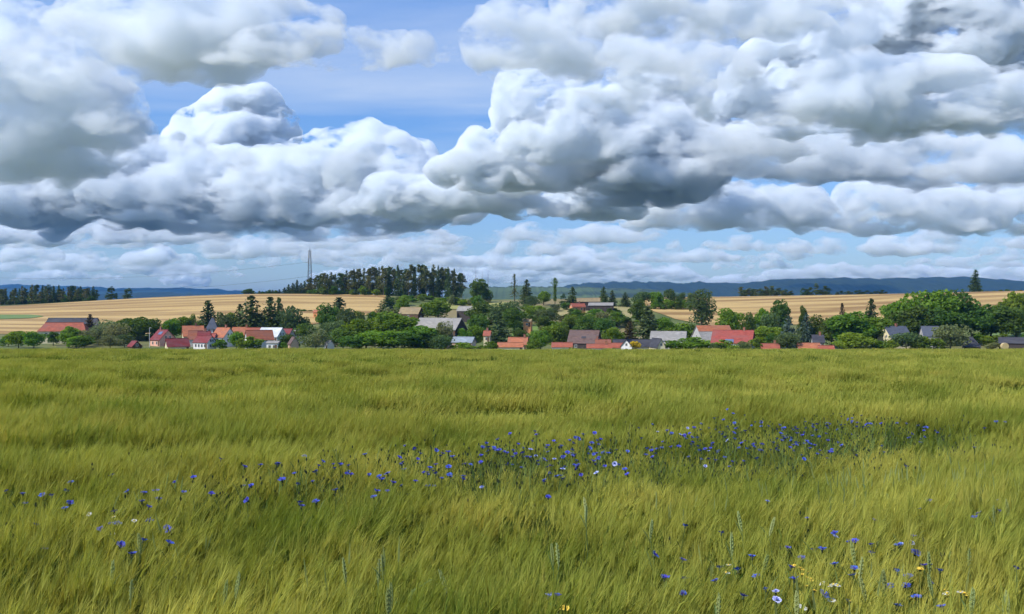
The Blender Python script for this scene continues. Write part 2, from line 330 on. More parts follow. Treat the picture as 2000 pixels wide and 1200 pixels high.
def trunk_mesh(name, m, h=1.0, r0=0.03, limbs=5, z0=0.35, spread=0.28, seed=0, lean=0.02):
    r = np.random.default_rng(seed); mb = MB()
    pts = [(r.normal(0, lean) * t, r.normal(0, lean) * t, h * t) for t in (0, .2, .45, .7, .9)]
    mb.tube(pts, [r0, r0 * .85, r0 * .65, r0 * .4, r0 * .15], 7)
    for i in range(limbs):
        a = i * 2.4 + r.uniform(0, 1); z = h * r.uniform(z0, .75); L = spread * r.uniform(.6, 1)
        mb.tube([(0, 0, z), (math.cos(a) * L * .5, math.sin(a) * L * .5, z + L * .35), (math.cos(a) * L, math.sin(a) * L, z + L * .8)], [r0 * .45, r0 * .3, r0 * .1], 5)
    return mb.mesh(name, m)
def crown_broad(name, m, seed, n=3000, z0=0.10, rx=0.46, clumps=28, size=0.024, squash=1.0, vertical=0.0, asp=1.0, core=True):
    r = np.random.default_rng(seed)
    d = r.normal(0, 1, (clumps, 3)); d /= np.linalg.norm(d, axis=1)[:, None]; rad = r.uniform(.45, .8, clumps)[:, None]
    hz = (1 - z0) / 2; c = d * rad * np.array([rx, rx, hz]) + np.array([0, 0, z0 + hz])
    c[:, :2] *= (1.15 - 0.45 * np.clip((c[:, 2:3] - z0) / (1 - z0), 0, 1))
    cr = r.uniform(.11, .20, clumps)
    k = r.integers(0, clumps, n); e = r.normal(0, 1, (n, 3)); e /= np.linalg.norm(e, axis=1)[:, None]
    p = c[k] + e * (cr[k] * r.uniform(.55, 1.0, n) ** .5)[:, None] * np.array([1, 1, .8 * squash])
    if core:
        q = r.normal(0, 1, (n // 5, 3)); q /= np.linalg.norm(q, axis=1)[:, None]
        p = np.concatenate([p, q * r.uniform(.1, .75, n // 5)[:, None] * np.array([rx, rx, hz]) + np.array([0, 0, z0 + hz])])
    p[:, 2] = np.maximum(p[:, 2], 0.01)
    v, f = cards(p, size, r, vertical, asp); v[:, 2] = np.maximum(v[:, 2], 0.0)
    return mk_mesh(name, v, f, m)
def crown_spruce(name, m, seed, z0=0.06, rb=0.2, levels=52, ragged=0.20, size=0.020, top=1.0, per=10):
    r = np.random.default_rng(seed); P = []
    for i in range(levels):
        t = i / (levels - 1); z = z0 + (top - z0) * t; L = rb * (1 - t) ** .72 + 0.010
        nb = max(4, int(per * (1 - .5 * t)))
        for k in range(nb):
            a = r.uniform(0, 6.283); Lk = L * r.uniform(1 - ragged * 2, 1 + ragged * .6); m_ = max(2, int(Lk / 0.024))
            for s in np.linspace(.12, 1, m_):
                P.append((math.cos(a) * Lk * s + r.normal(0, .006), math.sin(a) * Lk * s + r.normal(0, .006), z - Lk * s * .42 + r.normal(0, .006)))
    P = np.array(P); P[:, 2] = np.maximum(P[:, 2], .005)
    v, f = cards(P, size, r, .45, 1.3); v[:, 2] = np.clip(v[:, 2], 0, top)
    return mk_mesh(name, v, f, m)
def crown_pine(name, m, seed, z0=0.30, rx=0.17, clumps=22, n=1300, size=0.020):
    r = np.random.default_rng(seed)
    t = np.sort(r.uniform(0, 1, clumps)); a = r.uniform(0, 6.283, clumps); R = rx * (0.95 - .55 * t) * r.uniform(.35, 1.1, clumps)
    c = np.stack([np.cos(a) * R, np.sin(a) * R, z0 + (0.95 - z0) * t], 1); k = r.integers(0, clumps, n)
    p = c[k] + r.normal(0, 1, (n, 3)) * np.array([.05, .05, .028]) * (1.15 - .5 * t[k])[:, None]
    p[:, 2] = np.minimum(p[:, 2], 1.0)
    v, f = cards(p, size, r, .25, 1.1)
    return mk_mesh(name, v, f, m)
TR = {'b': [trunk_mesh('trunk', M['trunk'], .85, .028, 6, .3, .3, s) for s in (1, 2)],
      's': [trunk_mesh('trunk', M['trunk'], .97, .017, 0, seed=3)],
      'p': [trunk_mesh('trunk', M['palebark'], .97, .012, 5, .45, .1, s, .012) for s in (4, 5, 6)],
      'x': [trunk_mesh('trunk', M['trunk'], .3, .03, 5, .1, .3, 8)]}
CR = {'broad': [crown_broad('crown', M['leaf'], s) for s in (11, 12, 13, 14)],
      'dark': [crown_broad('crown', M['leaf_dark'], s) for s in (21, 22, 23)],
      'pale': [crown_broad('crown', M['leaf_pale'], s, 2200, .04, .5, 24, .019, vertical=.5, asp=1.6) for s in (31, 32)],
      'grey': [crown_broad('crown', M['leaf_grey'], s, 2200, .06, .36, 24, .018, vertical=.6, asp=1.7) for s in (41, 42)],
      'poplar': [crown_broad('crown', M['leaf_grey'], s, 2200, .05, .24, 26, .017, vertical=.5, asp=1.5) for s in (43,)],
      'bush': [crown_broad('crown', M['leaf'], s, 1500, .0, .5, 16, .032) for s in (51, 52)],
      'palebush': [crown_broad('crown', M['leaf_pale'], s, 1500, .0, .5, 16, .03) for s in (53,)],
      'darkbush': [crown_broad('crown', M['leaf_dark'], s, 1500, .0, .5, 16, .032) for s in (54,)],
      'yellow': [crown_broad('crown', M['yellow_bush'], 55, 900, .0, .45, 12, .035)],
      'spruce': [crown_spruce('crown', M['needle'], s) for s in (61, 62, 63)],
      'thin': [crown_spruce('crown', M['needle_pine'], s, .25, .11, 26, .45, .017, per=5) for s in (64, 65)],
      'blue': [crown_spruce('crown', M['needle_blue'], s, .03, .3, 30, .25, .022) for s in (66, 67)],
      'brown': [crown_spruce('crown', M['needle_brown'], 68, .05, .2)],
      'pine': [crown_pine('crown', M['needle_pine'], s) for s in (71, 72, 73, 74, 75)],
      'darkpine': [crown_pine('crown', M['needle'], s, .10, .19, 26, 1600) for s in (76, 77, 78)]}
TKIND = {'broad': ('broadleaf_tree', 'b'), 'dark': ('broadleaf_tree', 'b'), 'pale': ('willow_tree', 'b'), 'grey': ('birch_tree', 'b'), 'poplar': ('poplar_tree', 'b'),
         'bush': ('shrub', 'x'), 'palebush': ('shrub', 'x'), 'darkbush': ('shrub', 'x'), 'yellow': ('shrub', 'x'), 'spruce': ('spruce_tree', 's'), 'thin': ('spruce_tree', 's'),
         'blue': ('spruce_tree', 's'), 'brown': ('spruce_tree', 's'), 'pine': ('pine_tree', 'p'), 'darkpine': ('pine_tree', 'p')}
_tc = [0]
def tree(kind, px, top, w, Y, label, group=None, base=None):
    """a tree standing on the ground at distance Y whose top shows at photo row `top`, w photo pixels wide"""
    name, tk = TKIND[kind]; i = _tc[0]; _tc[0] += 1
    x = X(px, Y); z = H(x, Y) - 0.05; h = max(Z(top, Y) - z, 1.0); W = w / F * Y
    cr = CR[kind][i % len(CR[kind])]; trk = TR[tk][i % len(TR[tk])]
    ext = {'broad': .98, 'dark': .98, 'pale': 1.05, 'grey': .8, 'poplar': .56, 'spruce': .40, 'thin': .22, 'blue': .6, 'brown': .4, 'pine': .42, 'darkpine': .46}.get(kind, 1.05)
    s = W / ext * {'spruce': 1.75 if Y < 600 else 1.25, 'thin': 1.2, 'blue': 1.1, 'pine': 1.15, 'darkpine': 1.25}.get(kind, 1.34 if Y < 520 else 1.2)
    o = thing(name, label, 'shrub' if name == 'shrub' else 'tree', (x, Y, z), (i * 1.7) % 6.28, group)
    t = obj('trunk', trk, o, scale=(min(s, h) * (1.0), min(s, h) * 1.0, h)); c = obj('crown', cr, o, scale=(s, s, h))
    return o

# the wood on the left skyline
g = 'conifers of the left skyline wood'
for i in range(46):
    px = -60 + i * 5.6 + rng.uniform(-3, 3); Y = rng.uniform(700, 740)
    if px > 192: break
    top = np.interp(px, [-60, 0, 30, 80, 130, 190], [566, 571, 562, 557, 559, 562]) + rng.uniform(-3, 5)
    tree(['darkpine', 'spruce', 'thin', 'spruce'][i % 4], px, top, rng.uniform(11, 16), Y, 'dark conifer in the dense left skyline wood, ' + ('at the picture edge' if px < 40 else 'left half' if px < 90 else 'middle' if px < 140 else 'right end'), g)
for i in range(12):
    px = -20 + i * 17 + rng.uniform(-5, 5); tree('pine', px, 566 + rng.uniform(-3, 6), 13, 692, 'pale trunked conifer at the front edge of the left skyline wood', 'front row of the left skyline wood')
for px, top, w in ((212, 562, 11), (219, 559, 12), (227, 572, 7)): tree('darkpine', px, top, w, 712, 'dark conifer in the first small clump right of the left wood', 'first small skyline clump')
for px, top, w in ((246, 565, 11), (252, 562, 12)): tree('darkpine', px, top, w, 712, 'dark conifer in the second small clump right of the left wood', 'second small skyline clump')
# skyline between the golden field and the mast
tree('darkbush', 485, 563, 26, 718, 'dark round bush alone on the golden field skyline')
for i in range(7): tree('darkbush' if i % 2 else 'spruce', 507 + i * 6.4, 567 + rng.uniform(-2, 2), 11, 722, 'low dark shrub or conifer in the short skyline row', 'short skyline row left of the hilltop wood')
for px, top in ((556, 562), (564, 556), (572, 553), (580, 547), (588, 553), (595, 549), (600, 556)): tree('spruce', px, top, 15, 722, 'dark spruce in the row climbing towards the mast', 'spruces beside the mast')
# the hilltop wood
g = 'tall conifers of the hilltop wood'
for i in range(64):
    px = 604 + i * 4.75 + rng.uniform(-3.5, 3.5); Y = rng.uniform(670, 725)
    top = np.interp(px, [600, 625, 660, 700, 740, 790, 830, 860, 885, 905], [545, 533, 531, 524, 520, 517, 515, 518, 524, 531]) + abs(rng.normal(0, 6)) * (1 if i % 3 else 0)
    if px > 768 and px < 800 and rng.random() < .5: top += 14
    kind = ['pine', 'spruce', 'thin', 'pine', 'spruce', 'darkpine', 'pine'][i % 7]
    tree(kind, px, top, {'pine': rng.uniform(15, 21), 'thin': 17}.get(kind, rng.uniform(12, 17)), Y, 'tall conifer in the hilltop wood, ' + ('left end beside the mast' if px < 650 else 'left half with olive crowns' if px < 740 else 'middle near the low gap' if px < 800 else 'tallest dark part right of the gap' if px < 870 else 'thin right end'), g)
for i in range(24):
    px = 760 + i * 8.2 + rng.uniform(-4, 4); tree(['bush', 'darkbush', 'broad', 'palebush'][i % 4], px, 581 + rng.uniform(-8, 8), rng.uniform(18, 30), rng.uniform(600, 660), 'low leafy undergrowth tree at the foot of the hilltop wood', 'undergrowth below the hilltop wood')
for i in range(20): tree(['darkbush', 'bush', 'spruce'][i % 3], 606 + i * 8 + rng.uniform(-3, 3), 563 + rng.uniform(-7, 4), rng.uniform(14, 22), rng.uniform(668, 690), 'low young tree along the front edge of the hilltop wood', 'young trees along the hilltop wood edge')
for i in range(17): tree(['darkbush', 'spruce'][i % 2], -12 + i * 12 + rng.uniform(-4, 4), np.interp(i * 12, [0, 200], [588, 574]) + rng.uniform(-6, 3), rng.uniform(14, 20), rng.uniform(700, 712), 'low dark undergrowth tree in the left skyline wood', 'undergrowth of the left skyline wood')
tree('dark', 934, 543, 42, 640, 'dense dark tree right of the hilltop wood beside bare dead trunks')
tree('darkbush', 952, 562, 26, 640, 'dark bushy tree below the bare dead trunks')
def dead_tree(px, top, Y, label):
    x = X(px, Y); z = H(x, Y); h = Z(top, Y) - z; o = thing('dead_tree', label, 'tree', (x, Y, z))
    mb = MB(); mb.tube([(0, 0, -.2), (.1, 0, h * .5), (0, .1, h)], [.24, .17, .05], 6); mb.build('trunk', M['palebark'], o)
    mb = MB()
    for i in range(34):
        t = rng.uniform(.35, .97); a = rng.uniform(0, 6.28); L = rng.uniform(.5, 1.6) * (1.25 - t)
        mb.tube([(0, 0, h * t), (math.cos(a) * L, math.sin(a) * L, h * t - .15 * L)], [.05, .02], 4)
    tag(mb.build('branch', M['palebark'], o), kind='stuff')
dead_tree(929, 522, 660, 'leftmost bare dead trunk rising above the dark tree'); dead_tree(942, 527, 662, 'middle bare dead trunk rising above the dark tree'); dead_tree(953, 526, 664, 'rightmost bare dead trunk rising above the dark tree')
# single trees on the middle skyline
tree('thin', 1005, 535, 17, 640, 'slender sparse spruce standing alone on the middle skyline'); tree('spruce', 1028, 546, 27, 630, 'bushy spruce right of the slender sparse one on the skyline')
tree('broad', 1062, 566, 26, 620, 'rounded tree between the bushy spruce and the pollarded tree'); tree('grey', 1040, 575, 30, 600, 'grey green tree below the bushy skyline spruce')
def pollard(px, top, Y):
    x = X(px, Y); z = H(x, Y); h = Z(top, Y) - z; o = thing('pollarded_tree', 'narrow pollarded tree with a tufted head above the hillside farm', 'tree', (x, Y, z))
    obj('trunk', TR['b'][0], o, scale=(h * .45, h * .45, h * .95)); r = np.random.default_rng(5)
    t = r.uniform(0, 1, 900); rad = np.where(t > .62, .10 * np.sin((t - .62) / .38 * 3.14) + .02, .045)
    p = np.stack([r.normal(0, .6, 900) * rad, r.normal(0, .6, 900) * rad, .15 + .85 * t], 1); v, f = cards(p, .017, r)
    obj('crown', mk_mesh('crown', v, f, M['leaf_dark']), o, scale=(h, h, h))
pollard(1084, 543, 620)
for px, top, w, k, L in ((1100, 573, 14, 'darkpine', 'small conifer just right of the pollarded tree'), (1118, 560, 24, 'spruce', 'dark spruce directly left above the hillside farm'),
        (1179, 560, 22, 'spruce', 'left one of the two spruces right above the hillside farm'), (1196, 567, 18, 'spruce', 'right one of the two spruces right above the hillside farm'),
        (1221, 571, 22, 'spruce', 'small spruce on the skyline right of the farm pair'), (1256, 566, 40, 'grey', 'loose grey green tree above the tall village spruce'),
        (1281, 567, 30, 'broad', 'bright green tree right of the loose grey green tree'), (1308, 560, 26, 'grey', 'narrow pointed tree in the row left of the tall poplar'),
        (1330, 567, 20, 'grey', 'second narrow tree in the row left of the tall poplar'), (1350, 568, 18, 'grey', 'thin tree just left of the tall poplar')):
    tree(k, px, top, w, 600 + (px % 7), L)
tree('poplar', 1370, 563, 40, 500, 'tall poplar with full crown in front of the right golden field')
for i in range(9): tree(['bush', 'darkbush', 'bush'][i % 3], 1280 + i * 11, 584 + rng.uniform(-4, 6), 20, 590, 'low hedge shrub below the row left of the poplar', 'hedge left of the tall poplar')
# right skyline
for i in range(19):
    px = 1447 + i * 5.4 + rng.uniform(-2, 2); tree('darkpine' if i % 3 else 'pine', px, 563 + rng.uniform(-6, 5) + (4 if i > 13 else 0), 13, rng.uniform(716, 740), 'dark conifer in the left clump on the right field skyline, ' + ('left end' if i < 6 else 'middle' if i < 13 else 'right end'), 'left clump on the right skyline')
for px, top in ((1569, 562), (1576, 564), (1582, 561), (1595, 553), (1603, 565), (1611, 558), (1617, 562)): tree('darkpine', px, top, 12, 722, 'conifer in the right clump on the right field skyline', 'right clump on the right skyline')
for i in range(14): tree('darkpine', 1636 + i * 7.2, 567 + rng.uniform(-2, 4), 10, 760, 'tiny far conifer in the low row behind the right field', 'low far row behind the right field')
tree('spruce', 1905, 527, 24, 735, 'tall lone spruce on the right skyline standing above all neighbours')
for i in range(9): tree('darkbush', 1915 + i * 13, 566 + rng.uniform(-2, 2), 12, 745, 'low dark shrub on the skyline right of the lone spruce', 'skyline shrubs right of the lone spruce')
# village trees, left to right
for a in (('broad', 36, 644, 42, 372, 'round green bushy tree at the left field edge'), ('broad', 66, 646, 44, 366, 'second round green bushy tree at the left field edge'),
    ('bush', 16, 650, 30, 385, 'small green bush at the far left edge'), ('broad', 134, 634, 38, 374, 'bright green tree in front of the red roofed farm'), ('dark', 104, 645, 22, 392, 'small tree at the cream wall of the red roofed farm'),
    ('brown', 176, 614, 24, 424, 'brownish spruce at the right end of the dark farm roof'), ('pale', 192, 633, 52, 398, 'pale willow right of the red roofed farm'), ('pale', 225, 625, 50, 392, 'large pale willow left of the round dark tree'),
    ('pale', 215, 652, 44, 372, 'low pale willow bush at the field edge'), ('dark', 165, 655, 40, 370, 'dark bush between bright tree and pale willows'), ('dark', 270, 615, 64, 425, 'round dark broad tree above the small maroon shed'),
    ('grey', 243, 650, 34, 380, 'grey green bush beside the small maroon shed'), ('dark', 300, 622, 30, 440, 'dark tree behind the white pole'), ('broad', 336, 620, 36, 425, 'green tree behind the pink house'), ('broad', 357, 613, 30, 440, 'upper green tree behind the orange roofed cream house'),
    ('dark', 377, 613, 18, 442, 'small dark rounded tree left of the tall dark spruce'), ('spruce', 406, 587, 34, 432, 'tall dark spruce left of the grey roofed chapel'), ('dark', 393, 625, 30, 436, 'low dark tree at the foot of the tall spruce'),
    ('grey', 438, 602, 34, 430, 'grey green birch right behind the chapel'), ('broad', 455, 606, 32, 440, 'green tree between birch and the big spruces'), ('spruce', 468, 594, 26, 428, 'smaller spruce left of the biggest village spruce'),
    ('spruce', 491, 577, 46, 426, 'biggest broad dark spruce above the red roofs'), ('spruce', 528, 580, 36, 426, 'dark spruce right of the biggest one'), ('spruce', 544, 581, 26, 432, 'narrow dark spruce next to the weeping birch'),
    ('grey', 566, 588, 46, 420, 'large weeping birch right of the dark spruces'), ('grey', 590, 612, 34, 424, 'low weeping birch beside the large one'), ('dark', 512, 610, 40, 432, 'dark low tree filling between the spruces'),
    ('darkbush', 592, 604, 16, 560, 'small dark shrub on the golden slope left of the orange hut'), ('darkbush', 606, 606, 14, 560, 'second small dark shrub left of the orange hut'),
    ('broad', 462, 646, 30, 372, 'green tree in front of the orange roofs'), ('bush', 492, 655, 44, 368, 'wide green bush in front of the white gabled house'), ('bush', 470, 660, 24, 367, 'small bush left of the white gabled house front'),
    ('pale', 617, 638, 54, 366, 'pale willow right of the white metal roof'), ('bush', 552, 668, 22, 366, 'low bush at the white porch'), ('bush', 575, 664, 20, 372, 'low bush beside the small gabled shed'),
    ('spruce', 661, 581, 44, 470, 'dark pointed conifer left of the big green trees'), ('dark', 640, 592, 44, 460, 'dark leafy tree left of the pointed conifer'), ('grey', 678, 595, 40, 440, 'grey green birch below the pointed conifer'), ('grey', 650, 620, 50, 425, 'drooping grey green tree above the pale willow'),
    ('dark', 670, 640, 70, 380, 'dark leafy tree at the left of the big green mass'), ('broad', 715, 616, 80, 385, 'left big bright green tree in the centre mass'), ('broad', 770, 606, 96, 390, 'largest bright green tree in the middle of the centre mass'),
    ('broad', 745, 640, 96, 368, 'broad low tree in the front of the centre mass'), ('broad', 812, 632, 88, 372, 'right bright green tree before the grey roofed barn'), ('dark', 690, 655, 60, 364, 'low dark tree at the front left of the centre mass'),
    ('dark', 785, 650, 80, 364, 'dark low tree at the front middle of the centre mass'), ('dark', 845, 645, 60, 372, 'dark green tree below the grey barn roof'), ('pale', 868, 620, 34, 376, 'slender pale willow in front of the grey barn roof'), ('grey', 862, 650, 44, 366, 'grey green bush beneath the slender willow'),
    ('palebush', 765, 597, 44, 470, 'pale round bush behind the largest green tree'), ('spruce', 757, 577, 28, 560, 'dark conifer at the corner of the left golden field'), ('broad', 785, 576, 32, 540, 'green tree right of the golden field corner'),
    ('broad', 855, 582, 60, 520, 'wide green tree above the barn ridge'), ('broad', 835, 590, 40, 530, 'left green tree above the barn ridge'), ('dark', 700, 607, 24, 500, 'small dark tree on the slope left of the tan roof'), ('dark', 730, 606, 26, 500, 'low reddish dark shrub row tree on the slope'),
    ('broad', 805, 630, 0 or 30, 430, 'green tree behind the left end of the barn'), ('dark', 940, 588, 54, 510, 'large dark tree right of the dark upper shed'), ('broad', 925, 630, 36, 400, 'light green tree right of the barn gable'), ('dark', 935, 612, 48, 440, 'dark tree between barn gable and weeping spruce'),
    ('grey', 985, 582, 62, 500, 'large grey green tree above the weeping spruce'), ('spruce', 976, 612, 38, 402, 'drooping dark spruce behind the orange roofs'), ('dark', 1005, 600, 48, 470, 'dark tree right of the large grey green tree'), ('bush', 905, 668, 44, 366, 'low hedge in front of the blue grey shed'),
    ('bush', 955, 665, 34, 366, 'low bright bush left of the orange roof'), ('dark', 1015, 640, 26, 420, 'dark tree on the grass clearing edge'), ('broad', 1045, 594, 44, 540, 'green tree on the slope below the skyline spruces'), ('grey', 1068, 600, 46, 510, 'grey green tree left of the hillside farm'),
    ('dark', 1060, 616, 30, 480, 'dark bushy tree below the hillside farm fence'), ('broad', 1085, 627, 52, 392, 'bright green round tree left of the brown barn'), ('broad', 1056, 640, 40, 380, 'light green tree left of the bright round tree'), ('dark', 1104, 634, 20, 388, 'narrow dark tree at the left end of the brown barn'),
    ('bush', 1043, 660, 34, 366, 'green bush right of the orange roof'), ('dark', 1150, 612, 60, 450, 'wide dark tree behind the brown barn'), ('dark', 1180, 620, 44, 440, 'dark tree behind the right end of the brown barn'), ('palebush', 1180, 606, 40, 490, 'pale bush on the slope behind the brown barn'), ('broad', 1118, 612, 34, 490, 'green bush on the slope under the hillside farm'),
    ('bush', 1205, 608, 40, 500, 'green bush right of the pale slope bush'), ('broad', 1200, 634, 40, 400, 'green tree right of the brown barn'), ('brown', 1230, 628, 30, 402, 'brown twiggy conifer left of the tall village spruce'), ('spruce', 1265, 600, 42, 400, 'tall dense spruce behind the small cream gable'),
    ('dark', 1250, 585, 44, 520, 'dark tree above the tall dense spruce'), ('broad', 1299, 613, 40, 430, 'green tree left of the harvested slope'), ('bush', 1330, 630, 50, 425, 'green bush behind the grey barn roof'), ('dark', 1350, 630, 28, 430, 'dark bush below the tall poplar'), ('bush', 1308, 637, 34, 410, 'low bush behind the left grey roof'),
    ('bush', 1345, 656, 78, 366, 'wide green hedge bush in front of the grey roof'), ('bush', 1312, 664, 40, 365, 'low green bush left of the wide hedge bush'), ('bush', 1376, 668, 24, 364, 'small bush at the white wall of the red house'),
    ('broad', 1425, 600, 54, 450, 'round green tree on the golden slope above the red house'), ('dark', 1462, 610, 28, 440, 'small dark tree right of the round green one'), ('broad', 1486, 597, 34, 450, 'green tree right above the red house gable'), ('dark', 1525, 583, 40, 450, 'dark round crowned tree high on the right slope'),
    ('grey', 1505, 605, 40, 430, 'grey green tree beneath the dark round crowned one'), ('broad', 1498, 632, 56, 400, 'bright green tree right of the red house gable'), ('dark', 1512, 650, 30, 380, 'dark tree behind the left small red roof'), ('darkbush', 1569, 591, 20, 440, 'small egg shaped tree on the golden slope'),
    ('bush', 1478, 658, 34, 366, 'bush in front of the dark gable of the red house'), ('grey', 1452, 664, 26, 364, 'grey green shrub at the blue glass lean-to'), ('blue', 1541, 617, 50, 380, 'blue grey spruce between the two small red roofs'), ('blue', 1575, 611, 46, 400, 'second blue grey spruce with silvery top'),
    ('grey', 1538, 645, 46, 366, 'grey green bush below the first blue spruce'), ('dark', 1600, 615, 44, 405, 'dark tree right of the silvery spruce'), ('brown', 1645, 592, 18, 430, 'thin browned conifer tip above the big green tree'), ('spruce', 1701, 583, 26, 440, 'spruce tip on the slope left of the giant tree'),
    ('broad', 1660, 606, 92, 390, 'big bright green tree right of the small red roofs'), ('broad', 1705, 612, 80, 396, 'broad green tree left of the slate roofed house'), ('broad', 1670, 646, 70, 366, 'low bright green tree at the field edge'), ('dark', 1625, 620, 44, 396, 'dark green tree left of the big bright one'),
    ('broad', 1755, 580, 70, 420, 'tall green tree behind the slate roofed house'), ('broad', 1820, 553, 100, 420, 'giant dome shaped green tree on the right'), ('dark', 1862, 566, 84, 424, 'dark tree right of the giant dome'), ('dark', 1790, 590, 80, 410, 'dark green tree below the giant dome'),
    ('dark', 1840, 600, 100, 405, 'dark broad tree in the middle of the right mass'), ('dark', 1898, 585, 70, 420, 'dark shady tree right of the middle mass'), ('dark', 1935, 588, 70, 425, 'dark tree below the right skyline field'), ('broad', 1985, 562, 70, 430, 'tall green tree at the right edge'), ('broad', 2050, 566, 90, 430, 'green tree just past the right edge of view'), ('dark', 1965, 590, 70, 420, 'dark tree left of the right edge tree'),
    ('grey', 1770, 645, 60, 366, 'grey green bush in front of the slate roofed house'), ('bush', 1800, 655, 50, 364, 'green bush between slate house and pale willow'), ('pale', 1856, 627, 70, 368, 'big pale willow at the field edge on the right'), ('bush', 1720, 664, 40, 364, 'low bush left of the cream slate roofed house'),
    ('bush', 1925, 655, 34, 400, 'green shrub on the right meadow edge'), ('bush', 1958, 650, 30, 410, 'second green shrub on the right meadow edge'), ('palebush', 1938, 668, 30, 372, 'pale shrub left of the dark wooden shed'), ('bush', 2010, 648, 40, 400, 'green shrub at the right edge above the shed'),
    ('dark', 248, 619, 60, 432, 'dark tree left of the round dark broad one'), ('pale', 203, 622, 58, 416, 'tall pale willow behind the low willows'), ('pale', 160, 640, 46, 386, 'pale willow bush beside the bright tree'), ('broad', 318, 634, 30, 432, 'green tree between white pole and pink house'),
    ('broad', 150, 654, 44, 370, 'low green bush right of the bright tree'), ('bush', 1418, 662, 46, 362, 'green bush hiding the white wall of the red house'), ('grey', 1400, 668, 30, 361, 'small grey green bush at the red house corner'), ('bush', 1735, 663, 36, 362, 'bush in front of the cream wall of the slate house'),
    ('bush', 1826, 660, 40, 364, 'green bush before the half hidden slate house'), ('bush', 1130, 604, 30, 546, 'shrub in front of the hillside farmhouse'), ('bush', 1165, 603, 40, 548, 'shrub in front of the long hillside stable'), ('dark', 560, 652, 34, 376, 'dark bush before the small maroon shed'),
    ('bush', 430, 662, 26, 366, 'bush in front of the white orange roofed house'), ('dark', 600, 630, 46, 400, 'dark tree behind the pale willow by the white building'), ('broad', 905, 640, 30, 392, 'green tree beside the dark boarded gable'),
    ('yellow', 1240, 663, 22, 364, 'bright yellow blossoming bush by the white gable')):
    tree(*a)
# low shrubs that fill the gardens
for i in range(80):
    px = rng.uniform(0, 1990); Y = rng.uniform(405, 450)
    tree(['bush', 'darkbush', 'palebush', 'bush'][i % 4], px, Z(0, Y) * 0 + 600 - (H(X(px, Y), Y) + rng.uniform(2.2, 4.5) - ZC) / Y * F, rng.uniform(16, 34), Y, 'low garden shrub in the village, ' + ['below the left golden field', 'among the left red roofs', 'around the centre tree mass', 'by the orange roofs and brown barn', 'around the grey and red roofs', 'by the blue spruces', 'below the giant right tree', 'near the right shed'][min(int(px // 250), 7)], 'low garden shrubs of the village')
for i in range(70):
    px = rng.uniform(950, 1290); Y = rng.uniform(470, 590)
    tree(['bush', 'darkbush', 'palebush', 'dark'][i % 4], px, 600 - (H(X(px, Y), Y) + rng.uniform(2.5, 5.5) - ZC) / Y * F, rng.uniform(14, 28), Y, 'leafy slope shrub ' + ('left of the hillside farm' if px < 1080 else 'below the hillside farm' if px < 1190 else 'right of the hillside farm') + (', upper slope' if Y > 545 else ', middle slope' if Y > 505 else ', lower slope'), 'shrubs on the hillside farm slope')

